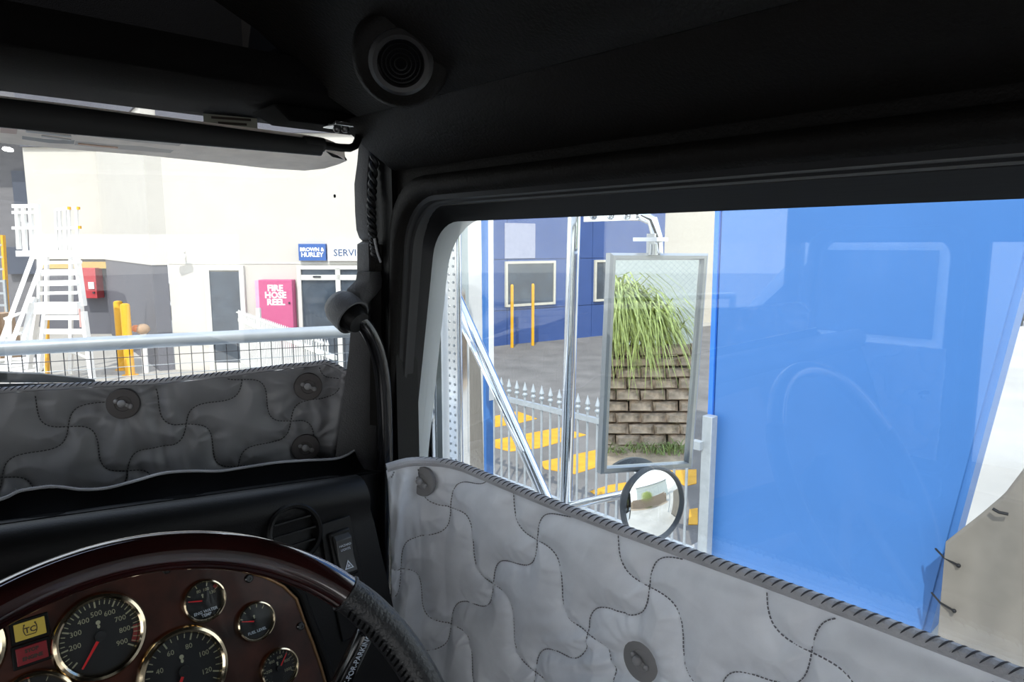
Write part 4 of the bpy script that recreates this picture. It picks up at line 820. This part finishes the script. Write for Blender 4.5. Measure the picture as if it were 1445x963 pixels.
def vlab(name, px, m, lift=.0006):
    # sticker lying on the panel underside
    mbb = MB(); Q = []
    for x_, y_ in px:
        t0 = np.interp(x_, [q[0] for q in vt], [q[1] for q in vt]); t1 = np.interp(x_, [q[0] for q in vl], [q[1] for q in vl]); f_ = (y_-t0)/(t1-t0)
        a = TY(x_, t0, .958); b = TY(x_, t1, 1.10); mdl = a*.5+b*.5+[0, 0, -.003]; q = (a+(mdl-a)*f_*2 if f_ < .5 else mdl+(b-mdl)*(f_-.5)*2); Q.append(q+np.array([0, -.0006, -lift]))
    mbb.loft([Q, [q+[0, .0003, .0012] for q in Q]]); return part(sv, name, mbb, m, smooth=False)
sl = vlab('label', [(31, 173), (60, 176), (107, 182), (104, 200), (70, 199), (31, 193)], LABG); vlab('label', [(0, 168), (25, 171), (23, 184), (0, 182)], LABP); vlab('label', [(108, 182), (180, 191), (256, 199), (240, 213), (170, 208), (105, 202)], mat('visor_label_beige', (.55, .50, .45), .6))
for k in range(2): vlab('label_print', [(36+k*22, 178.5+6*k+k), (100, 186+6*k), (100, 188+6*k), (36+k*22, 180.5+6*k+k)], LABT, .0012)
vlab('label_print', [(110, 198.5), (166, 204.5), (166, 206.5), (110, 200.5)], mat('faded_orange_print', (.68, .45, .32), .6), .0012)
mb = MB(); P = [TY(a, b, y) for a, b, y in ((448, 204, .95), (462, 206, .95), (480, 208.5, .955), (494, 209, .96), (501, 206, .963), (505, 198, .966), (506, 188, .97), (507, 176, .975))]; mb.tube(P, .0060, 12); part(sv, 'arm', mb, BLKS)
mb = MB(); mb.lathe([(.010, 0), (.010, .03)], TY(456, 205, .95), vx*1, 14); part(sv, 'sleeve', mb, VISB)
mb = MB(); R = [TY(462, 215, .96), TY(488, 222, .98), TY(491, 227, .99), TY(470, 222, .965)]; mb.loft([R, [q+[0, .006, .002] for q in R]]); part(sv, 'end_tab', mb, BLKS, bevel=.001)
mb = MB(); q = TY(505, 180, .975); mb.box(q[0]-.05, q[0]+.045, q[1]-.02, q[1]+.02, q[2]-.004, q[2]+.003); part(sv, 'mount_plate', mb, STEEL, bevel=.001)
mb = MB()
for px_ in (476, 487, 517, 526): q = TY(px_, 182, .965); mb.ball(q, .0065, 6)
part(sv, 'screw', mb, mat('dark_steel_screw', (.12, .12, .12), .3, metal=.9))
# ================================================================== DASHBOARD
TI = math.radians(20); PN = np.array([0, -math.cos(TI), math.sin(TI)]); PU = np.array([0, math.sin(TI), math.cos(TI)]); PXA = np.array([1., 0, 0]); PP = np.array([0, .84, 1.93])
db = thing('dashboard', 'black moulded dashboard with a rolled top edge under the windscreen cover', 'dashboard', (-.3, 1.0, 1.5))
def zr(x): return 2.122-.105*(x-.2)
def dprof(x):
    z = zr(x); yr = .933
    P = [(1.085, z-.036), (1.05, z-.030), (.975, z-.012)]
    P += [(yr+.035*math.sin(a), z-.035+.035*math.cos(a)) for a in np.linspace(.9, -1.9, 9)]
    f = PP+PU*0; zb = z-.065; yf = .84+(zb-1.93)*math.tan(TI)+.012
    P += [(yf+.004, zb), (.84+(1.93-1.93)*.36+.012, 1.93), (.76, 1.68), (.74, 1.5), (1.085, 1.5)]
    return P
mb = MB(); mb.loft([[(x, y, z) for y, z in dprof(max(x, -.1))] for x in (-1.15, -.6, -.2, .0, .2, .4, .535)]); part(db, 'body', mb, BLKS, ang=40)
# air vent
vc = TP(415, 752, PP+PN*-.008, PN)
mb = MB(); mb.lathe([(.040, -.004), (.041, .006), (.038, .009), (.0345, .008), (.033, .002), (.033, -.02)], vc, PN, 40, caps=False); part(db, 'air_vent', mb, BLKS); vent = db.children[-1]
mb = MB(); mb.lathe([(.033, -.02), (.001, -.021)], vc, PN, 32); part(vent, 'vent_throat', mb, BLKD)
for k in (-.017, 0, .017):
    hw = math.sqrt(.033**2-k*k)*.97; mb = MB(); mb.obox(vc+PU*k+PN*-.004, PXA*hw, PU*.0012, PN*.008); part(vent, 'louvre', mb, BLKS)
# rocker switch
rcn = TP(484, 781, PP+PN*-.004, PN); 
mb = MB(); mb.obox(rcn, PXA*.0175, PU*.034, PN*.004); sw = part(db, 'rocker_switch', mb, BLKS, bevel=.003)
mb = MB(); mb.loft([[rcn+PXA*a+PU*b+PN*d for a, b, d in ((-.0125, .028, .006), (.0125, .028, .006), (.0125, .028, .004), (-.0125, .028, .004))], [rcn+PXA*a+PU*b+PN*d for a, b, d in ((-.0125, .020, .013), (.0125, .020, .013), (.0125, .02, .003), (-.0125, .02, .003))], [rcn+PXA*a+PU*b+PN*d for a, b, d in ((-.0125, -.005, .008), (.0125, -.005, .008), (.0125, -.005, .003), (-.0125, -.005, .003))], [rcn+PXA*a+PU*b+PN*d for a, b, d in ((-.0125, -.028, .011), (.0125, -.028, .011), (.0125, -.028, .003), (-.0125, -.028, .003))]]); part(sw, 'rocker', mb, mat('rocker_grey', (.035, .035, .036), .42), bevel=.0015)
mb = MB(); mb.text('HAZARD', .0048, rcn+PU*.0115+PN*.0122, PXA, nrm(PU+PN*.2), .0004); mb.text('LIGHTS', .0048, rcn+PU*.0055+PN*.0112, PXA, nrm(PU+PN*.2), .0004); part(sw, 'lettering', mb, INKW, smooth=False)
mb = MB(); tc_ = rcn-PU*.0185+PN*.0108
def tri(r): return [tc_+PXA*r*math.sin(a)+PU*r*math.cos(a) for a in (0, 2.0944, 4.18879)]
mb.loft([tri(.0085), tri(.0055), [q+PN*.0004 for q in tri(.0055)], [q+PN*.0004 for q in tri(.0085)]], caps=False, close=True); mb.loft([tri(.003), [q+PN*.0004 for q in tri(.003)]]); part(sw, 'hazard_triangle', mb, INKW, smooth=False)
mb = MB(); q = rcn+PN*-.006; R = [(-.024, .05), (.024, .05), (.026, .046), (.026, -.12), (-.026, -.12), (-.026, .046)]; mb.prism(R, q, PXA, PU, PN*.003); part(db, 'switch_plate', mb, BLKS, bevel=.002)
# dash mat with curled pale edge
dm = thing('dash_mat', 'black felt dash mat with a curled pale edge on the dashboard top', 'mat', (.0, 1.08, 2.07))
epx = [(-70, 720), (0, 705), (25, 694), (45, 690), (70, 687), (90, 688), (115, 691), (150, 689), (190, 679), (230, 668), (270, 665), (310, 665), (350, 659), (390, 653), (430, 650), (470, 648), (488, 643), (500, 636)]
E_ = [TY(a, b, 1.06-.0*i) for i, (a, b) in enumerate(epx)]; ed = []
for i in range(len(E_)-1):
    p0_, p1_, p2_, p3_ = E_[max(i-1, 0)], E_[i], E_[i+1], E_[min(i+2, len(E_)-1)]
    for t_ in np.linspace(0, 1, 6, endpoint=False): ed.append(.5*((2*p1_)+(-p0_+p2_)*t_+(2*p0_-5*p1_+4*p2_-p3_)*t_*t_+(-p0_+3*p1_-3*p2_+p3_)*t_**3))
ed.append(E_[-1]); ed = [np.array([-1.1, 1.06, 2.15]), np.array([-.4, 1.06, 2.145])]+ed
R = [[q, q+[0, -.012, -.014], q+[0, -.035, -.028], np.array([q[0], .985, zr(max(q[0], -.1))-.014]), np.array([q[0], .965, zr(max(q[0], -.1))-.008]), np.array([q[0], .965, zr(max(q[0], -.1))-.012]), q+[0, -.012, -.03], q+[0, .001, -.004]] for q in ed]
mb = MB(); mb.loft(R); part(dm, 'felt', mb, BLKD, ang=60)
mb = MB(); mb.tube([q+[0, -.0005, .0] for q in ed], .0021, 6); part(dm, 'edge', mb, FELTE, label='pale frayed felt edge')
mb = MB(); rng2 = random.Random(8)
for k in range(900):
    t_ = rng2.uniform(2, len(ed)-1.01); i = int(t_); q = ed[i]+(ed[i+1]-ed[i])*(t_-i); d_ = np.array([rng2.gauss(0, .002), -abs(rng2.gauss(0, .001)), rng2.gauss(.0005, .0016)]); mb.bar(q, q+d_, .0003, .0003)
part(dm, 'frayed_fibres', mb, FELTE, kind='stuff', smooth=False, fix=False)

# instrument panel
ip = thing('instrument_panel', 'glossy burl walnut instrument panel with gold rimmed gauges', 'instrument panel', (.2, .86, 1.9))
def pxy(px, py): q = TP(px, py, PP, PN)-PP; return (q@PXA, q@PU)
top_px = [(-60, 868), (0, 836), (60, 815), (110, 803), (160, 797), (220, 796), (280, 797), (330, 803), (375, 815), (400, 828), (418, 846), (430, 880), (440, 905), (452, 940), (462, 975)]
pl2 = [pxy(*q) for q in top_px]; pl2 += [(pl2[-1][0], -.28), (-.35, -.28), (-.35, pl2[0][1])]
mb = MB(); mb.prism(pl2, PP-PN*.006, PXA, PU, PN*.006); part(ip, 'wood_panel', mb, BURL, bevel=.0012, smooth=False)
rim = [PP+PXA*a+PU*b+PN*.0005 for a, b in pl2[:15]]; mb = MB(); mb.tube(rim, .0022, 8); part(ip, 'panel_edge', mb, mat('dark_gilt_edge', (.20, .11, .05), .25, metal=.5))
# hood edge of the dash binnacle
mb = MB(); mb.tube([PP+PXA*a*1.0+PU*(b+.004)+PXA*.010-PN*.002 for a, b in pl2[8:15]], .006, 8); part(ip, 'side_moulding', mb, BLKS)
def gauge(lab, px, py, R, nums=(), a0=-135, a1=135, mi=5, needle=0., caption=(), red=None, numr=.66, ns=.2, nl=.82, kind=0):
    c = TP(px, py, PP, PN)
    def pt(r, deg, d): a = math.radians(deg); return c+PXA*(R*r*math.sin(a))+PU*(R*r*math.cos(a))+PN*d
    mb = MB(); mb.lathe([(R, -.002), (R*1.0, .004), (R*.955, .0075), (R*.89, .0085), (R*.84, .0065), (R*.81, .001)], c, PN, 48, caps=False); g = part(ip, 'gauge', mb, GOLD, label=lab)
    mb = MB(); mb.lathe([(R*.83, .0002), (.0005, .0010)], c, PN, 40); part(g, 'dial', mb, DIAL)
    mb = MB(); M = max(1, len(nums)-1); tot = M*mi
    for k in range(tot+1):
        dg = a0+(a1-a0)*k/tot; major = k % mi == 0; p_, q_ = pt(.80, dg, .0014), pt(.66 if major else .71, dg, .0014)
        mb.bar(p_, q_, R*(.035 if major else .02), .0004, PN)
    for k, s_ in enumerate(nums):
        if s_: dg = a0+(a1-a0)*k/M; mb.text(s_, R*ns, pt(numr-.16 if kind else numr-.14, dg, .0012), PXA, PU, .0004)
    # small oval emblem
    o_ = pt(.26, 0, .0014) if not kind else pt(.22, -8, .0014)
    for dz, w_, h_ in ((.055, .05, .05), (-.035, .032, .045)): mb.loft([[o_+PXA*R*w_*math.cos(t)+PU*R*(dz+h_*math.sin(t))+PN*d for t in np.linspace(0, 6.283, 12, endpoint=False)] for d in (0, .0004)])
    part(g, 'dial_print', mb, INK, smooth=False)
    if caption:
        mb = MB()
        for k, s_ in enumerate(caption): mb.text(s_, R*.19, pt(0, 0, .0013)-PU*R*(.50+.17*k), PXA, PU, .0004, bold=.0001)
        part(g, 'caption', mb, INKW, smooth=False)
    if red:
        mb = MB(); A = np.linspace(red[0], red[1], 14); mb.loft([[pt(.70, a, .0012), pt(.80, a, .0012), pt(.80, a, .0015), pt(.70, a, .0015)] for a in A]); part(g, 'red_zone', mb, mat('dial_red_zone', (.28, .03, .03), .6))
    p_, q_ = pt(-.02, needle, .004), pt(nl*.9, needle, .004); mb = MB(); sdv = np.cross(nrm(q_-p_), PN); mb.loft([[p_+sdv*R*.035, p_-sdv*R*.035, p_-sdv*R*.035+PN*.001, p_+sdv*R*.035+PN*.001], [q_+sdv*R*.018, q_-sdv*R*.018, q_-sdv*R*.018+PN*.001, q_+sdv*R*.018+PN*.001]]); part(g, 'needle', mb, REDN, smooth=False)
    mb = MB(); mb.lathe([(R*.13, .0025), (R*.12, .0055), (R*.02, .006)], pt(0, 0, 0), PN, 18); part(g, 'needle_cap', mb, DIAL)
    mb = MB(); mb.lathe([(R*.87, .0066), (R*.5, .0068), (.0005, .0069)], c, PN, 32, caps=False); part(g, 'lens', mb, DGL)
    return g
gauge('large boost dial marked 200 to 900, needle at the bottom', 141, 898, .0490, ('', '200', '300', '400', '500', '600', '700', '800', '900'), -128, 126, 4, -142, red=(90, 120), ns=.165, kind=0)
gauge('large speedometer dial marked 20 to 120', 259, 947, .0530, ('', '20', '40', '60', '80', '100', '120', '140'), -160, 158, 4, -150, ns=.16)
gauge('small engine water temperature gauge', 287.5, 848, .0268, ('', '80', '100', '130'), -58, 58, 1, -76, caption=('ENG WATER', 'TEMP'), ns=.2, red=(45, 60), kind=1)
gauge('small fuel level gauge', 360, 877, .0258, ('', '', '', '', ''), -65, 42, 1, -72, caption=('FUEL LEVEL',), ns=.2, kind=1)
gauge('small exhaust dial with needle raised', 393, 943, .0262, ('', '200', '400', '600', '800', '1000'), -140, 120, 4, 40, ns=.2, kind=1)
gauge('round gauge cut off by the frame edge', -72, 925, .0490, ('0', '5', '10', '15'), -120, 120, 4, 0)
gauge('round gauge under the red warning lamp', 47, 1004, .0420, ('0', '50', '100'), -120, 120, 4, 0)
for (px_, py_), m_, nm in (((42, 888), YLAMP, 'yellow traction control warning lamp'), ((45, 922), RLAMP, 'dark red warning lamp with faint lettering')):
    c = TP(px_, py_, PP, PN); mb = MB(); mb.obox(c, PXA*.0180, PU*.0125, PN*.002); l_ = part(ip, 'warning_lamp', mb, BLKS, label=nm, bevel=.001)
    mb = MB(); mb.obox(c+PN*.0025, PXA*.0142, PU*.0092, PN*.0012); part(l_, 'lens', mb, m_, bevel=.0006)
    mb = MB(); f_ = c+PN*.0039
    if m_ is YLAMP:
        mb.text('TC', .0082, f_-PU*.0005, PXA, PU, .0003, bold=.0002); pts = [(-.005, .0058), (-.006, .003), (-.0062, .0), (-.0056, -.003), (-.0044, -.0054), (.0044, -.0054), (.0056, -.003), (.0062, 0), (.006, .003), (.005, .0058)]
        mb.tube([f_+PXA*a+PU*b for a, b in pts], .0005, 5)
        for s_ in (-1, 1): mb.ball(f_+PXA*.005*s_+PU*.0058, .0009, 4)
    else: mb.text('STOP', .0052, f_+PU*.004, PXA, PU, .0003, bold=.0003); mb.text('ENGINE', .0052, f_-PU*.0035, PXA, PU, .0003, bold=.0003)
    part(l_, 'lettering', mb, DARKP, smooth=False)
for a, b in ((235, 804), (351, 817), (424, 884)):
    c = TP(a, b, PP, PN); mb = MB(); mb.lathe([(.0055, -.001), (.0055, .002), (.004, .0035), (.002, .0035), (.0018, .0018)], c, PN, 18); part(ip, 'screw', mb, mat('black_screw', (.012, .012, .013), .25))

# trailer brake lever on the column
tb_ = thing('trailer_brake_lever', 'black trailer brake lever lettered NOT-FOR-PARKING behind the wheel rim', 'lever', tuple(TY(480, 975, .70)))
a = TY(476, 975, .72); b = TY(515, 893, .70); mb = MB(); mb.tube([a, b, b+nrm(b-a)*.006], [.0125, .0122, .008], 24); part(tb_, 'barrel', mb, GLOSSB, ang=60)
ld = nrm(b-a); vw = nrm(O-(a+b)/2); ln = nrm(vw-ld*(vw@ld)); ls = np.cross(ln, ld)
lt = nrm(ln*.85+np.cross(ln, ld)*-.50); la_ = np.cross(lt, ld)
mb = MB(); mb.text('NOT-FOR-PARKING', .0098, (a+b)/2+lt*.0127+ld*.004, ld, nrm(np.cross(lt, ld)), .0004, bold=.0001); part(tb_, 'lettering', mb, INKW, smooth=False)
mb = MB(); mb.cyl(a-ld*.05, a, .009, 14); part(tb_, 'stalk', mb, BLKS)

# steering wheel
WT = math.radians(58.7); WC = np.array([.107, .454, 2.009]); WR_ = .2335; w1 = np.array([1., 0, 0]); w2 = np.array([0, math.cos(WT), math.sin(WT)]); wn_ = np.cross(w1, w2)
st = thing('steering_wheel', 'steering wheel with dark mahogany upper rim and black stitched leather grip', 'steering wheel', tuple(WC-wn_*.05))
def wp_(an, r=WR_): return WC+r*(math.sin(an)*w1+math.cos(an)*w2)
AJ = 0.0
best = 1e9
for k in range(400):     # joint of wood and leather where the photo shows it
    an = k/400*2.2; q = wp_(an)-O; u_ = q[0]*CA-q[1]*SA; v_ = q[0]*SA+q[1]*CA; dp = v_*CP-q[2]*SP_; X_ = 722.5+FPX*u_/dp
    if abs(X_-488) < best: best = abs(X_-488); AJ = an
mb = MB(); mb.tube([wp_(t) for t in np.linspace(-1.3, AJ, 90)], .0155, 20); part(st, 'wood_rim', mb, WOOD, ang=60)
mb = MB(); mb.tube([wp_(t) for t in np.linspace(AJ, 2*math.pi-1.3, 120)], [.0155+.0012*min(1, i/3) for i in range(120)], 20); part(st, 'leather_grip', mb, LEATH, ang=60)
mb = MB(); mb.tube([wp_(AJ-.004), wp_(AJ+.004)], .0172, 20); part(st, 'joint_ring', mb, LEATH)
mb = MB()
for k in range(70):
    t = AJ+.05+k*.026; c = wp_(t); rad = nrm(c-WC); tg = nrm(wp_(t+.01)-c); q = c-rad*.0155+wn_*.006; mb.tube([q+wn_*.006-tg*.002, q-rad*.0012, q-wn_*.006+tg*.002], .0011, 5)
part(st, 'stitching', mb, BLKD, kind='stuff')
mb = MB(); mb.lathe([(.02, -.12), (.06, -.05), (.075, -.02), (.07, .0), (.02, .008)], WC-wn_*.02, wn_, 32); part(st, 'hub', mb, BLKS)
for an in (math.pi/2+.5, -math.pi/2-.5, math.pi): mb = MB(); mb.bar(WC-wn_*.02+(wp_(an)-WC)*.2, wp_(an), .035, .008, wn_); part(st, 'spoke', mb, BLKS, bevel=.002)
cl = thing('steering_column', 'black steering column shroud under the wheel hub', 'column', tuple(WC-wn_*.25)); mb = MB(); mb.tube([WC-wn_*.10, WC-wn_*.38], [.05, .06], 20); part(cl, 'shroud', mb, BLKS)
mb = MB(); mb.bar(WC-wn_*.14, a-ld*.05, .02, .02); part(cl, 'stalk_mount', mb, BLKS)

# ================================================================== REST OF THE CAB (behind and across, seen in the glass)
LX = -1.23
def LO(f_t, f_b, zt, zb, Yr, r, X): return outline(f_t, f_b, zt, zb, Yr, (.06, r, r, .06), X)
oring = outline(1.07, 1.07, 2.72, 1.25, -.94, (.01,)*4, LX)
mb = MB(); mb.loft([[(LX-.02, y, z) for x, y, z in oring], oring, LO(1.12, 1.18, 2.48, 1.70, .66, .07, LX), [(LX-.02, y, z) for x, y, z in LO(1.12, 1.18, 2.48, 1.70, .66, .07, LX)]], caps=False, close=True)
mb = MB(); 
mb.box(LX-.04, LX, .575, .66, 1.25, 2.72); mb.box(LX-.04, LX, -.94, .575, 2.46, 2.72); mb.box(LX-.04, LX, -.94, .575, 1.25, 1.62); mb.box(LX-.04, LX, -.94, -.9, 1.62, 2.46)  # opening behind the door enlarged and left unglazed to brighten the cab
mb.box(LX-.04, LX, 1.19, 1.25, 1.72, 2.46); mb.box(LX-.04, LX, .66, 1.25, 2.46, 2.72); mb.box(LX-.04, LX, .66, 1.25, 1.25, 1.72); struct('wall_left', 'black cab side wall opposite the driver window', mb, BLK, smooth=False)
ld_ = thing('door_2', 'passenger door with side window opposite', None, (LX, .9, 1.7), kind='structure')
mb = MB(); mb.loft([LO(1.15, 1.22, 2.52, 1.66, .62, .08, LX+.005), LO(1.14, 1.21, 2.51, 1.67, .63, .08, LX+.025), LO(1.10, 1.16, 2.47, 1.72, .675, .06, LX+.025), LO(1.10, 1.16, 2.47, 1.72, .675, .06, LX-.03)], caps=False); part(ld_, 'window_frame', mb, RUB, ang=40)
mb = MB(); mb.loft([LO(1.11, 1.17, 2.48, 1.71, .665, .06, LX-.012), LO(1.11, 1.17, 2.48, 1.71, .665, .06, LX-.016)]); part(ld_, 'window_pane', mb, GLS, smooth=False)
lq = thing('passenger_door_cover', 'quilted cover on the passenger door, seen as a reflection in the side window', 'quilted cover', (LX, .9, 1.7))
def l_P(a, b, h): return np.stack([LX+.028+h, a, b], -1)
def l_dom(U, V): a = .66+.52*U; zb = 1.72+.06*np.clip((.95-a)/.1, 0, 1)*0; return a, zb+(2.105-zb)*V
quilt(lq, l_P, l_dom, stitch_curves(ND[0], ND[1], ND[2], 7, (np.array([-.7, .7])*.021, np.array([.7, .7])*.019)), lambda q: .67 < q[0] < 1.17 and 1.74 < q[1] < 2.09, 130, 90, QUILT, flip=False)
fastener(lq, np.array([LX+.036, .71, 1.93]), (1, 0, 0), .026, (0, 1, .3))
mb = MB(); mb.box(LX, LX+.07, .64, 1.1, 1.58, 1.66); t = thing('armrest', 'black passenger door armrest', 'armrest', (LX, .87, 1.58)); part(t, 'pad', mb, BLKS, bevel=.02); mb = MB(); mb.tube([(LX+.03, 1.02, 1.72), (LX+.06, 1.0, 1.70), (LX+.06, .9, 1.68), (LX+.03, .88, 1.68)], .008, 8); part(t, 'door_pull', mb, CHROME)
mb = MB(); mb.box(LX, .70, -.94, -.90, 1.25, 1.75); mb.box(LX, .70, -.94, -.90, 2.50, 2.98); mb.box(LX, -1.08, -.94, -.90, 1.75, 2.5); mb.box(-.15, .70, -.94, -.90, 1.75, 2.5); struct('wall_rear', 'pale upholstered rear wall of the cab with an added opening that lets in light', mb, UPH, smooth=False)  # unseen rear opening added to raise the light inside the cab
mb = MB(); mb.box(LX, .70, -.94, 1.3, 1.2, 1.25); struct('floor', 'grey carpeted cab floor', mb, mat('grey_cab_carpet', (.14, .135, .13), .95))
mb = MB(); mb.box(LX, .70, 1.25, 1.30, 1.25, 1.93); struct('wall_firewall', 'black firewall under the windscreen', mb, BLK)
for x_, lab in ((.18, 'grey cloth driver seat behind the steering wheel'), (-.8, 'grey cloth passenger seat across the cab')):
    t = thing('cab_seat', lab, 'seat', (x_, -.25, 1.25), group='cab seats'); mb = MB(); mb.box(x_-.25, x_+.25, -.5, .02, 1.5, 1.64); part(t, 'cushion', mb, SEAT, bevel=.05)
    mb = MB(); mb.loft([[(x_-.24, -.62, 1.55), (x_+.24, -.62, 1.55), (x_+.24, -.48, 1.55), (x_-.24, -.48, 1.55)], [(x_-.2, -.80, 2.25), (x_+.2, -.80, 2.25), (x_+.2, -.70, 2.25), (x_-.2, -.70, 2.25)]]); part(t, 'backrest', mb, SEAT, bevel=.05)
    mb = MB(); mb.box(x_-.18, x_+.18, -.4, -.05, 1.25, 1.5); part(t, 'pedestal', mb, BLKS)
# white truck parked alongside on the far side (only reflected)
pt_ = thing('parked_white_van', 'white van parked across the yard, seen only as a reflection', 'van', (-7, 2.5, 0))
mb = MB(); mb.prism([(-3, .4), (-3, 2.6), (1.2, 2.6), (2.2, 1.5), (3.0, 1.3), (3.1, .4)], (-8, 2.0, 0), (0, 1, 0), (0, 0, 1), (2, 0, 0)); part(pt_, 'body', mb, WHT, bevel=.1)
mb = MB(); mb.prism([(.0, 1.55), (.0, 2.4), (1.1, 2.4), (1.95, 1.55)], (-5.98, 2.0, 0), (0, 1, 0), (0, 0, 1), (.02, 0, 0)); part(pt_, 'side_glass', mb, OGL)
for k in (-2, 2.1): mb = MB(); mb.cyl((-6.2, 2+k, .4), (-5.96, 2+k, .4), .4, 24); part(pt_, 'wheel', mb, TYRE)
mb = MB(); mb.box(.52, .70, 1.09, 1.13, 1.25, 2.02); struct('trim_3', 'black kick panel closing the gap between dashboard and door', mb, BLKD)
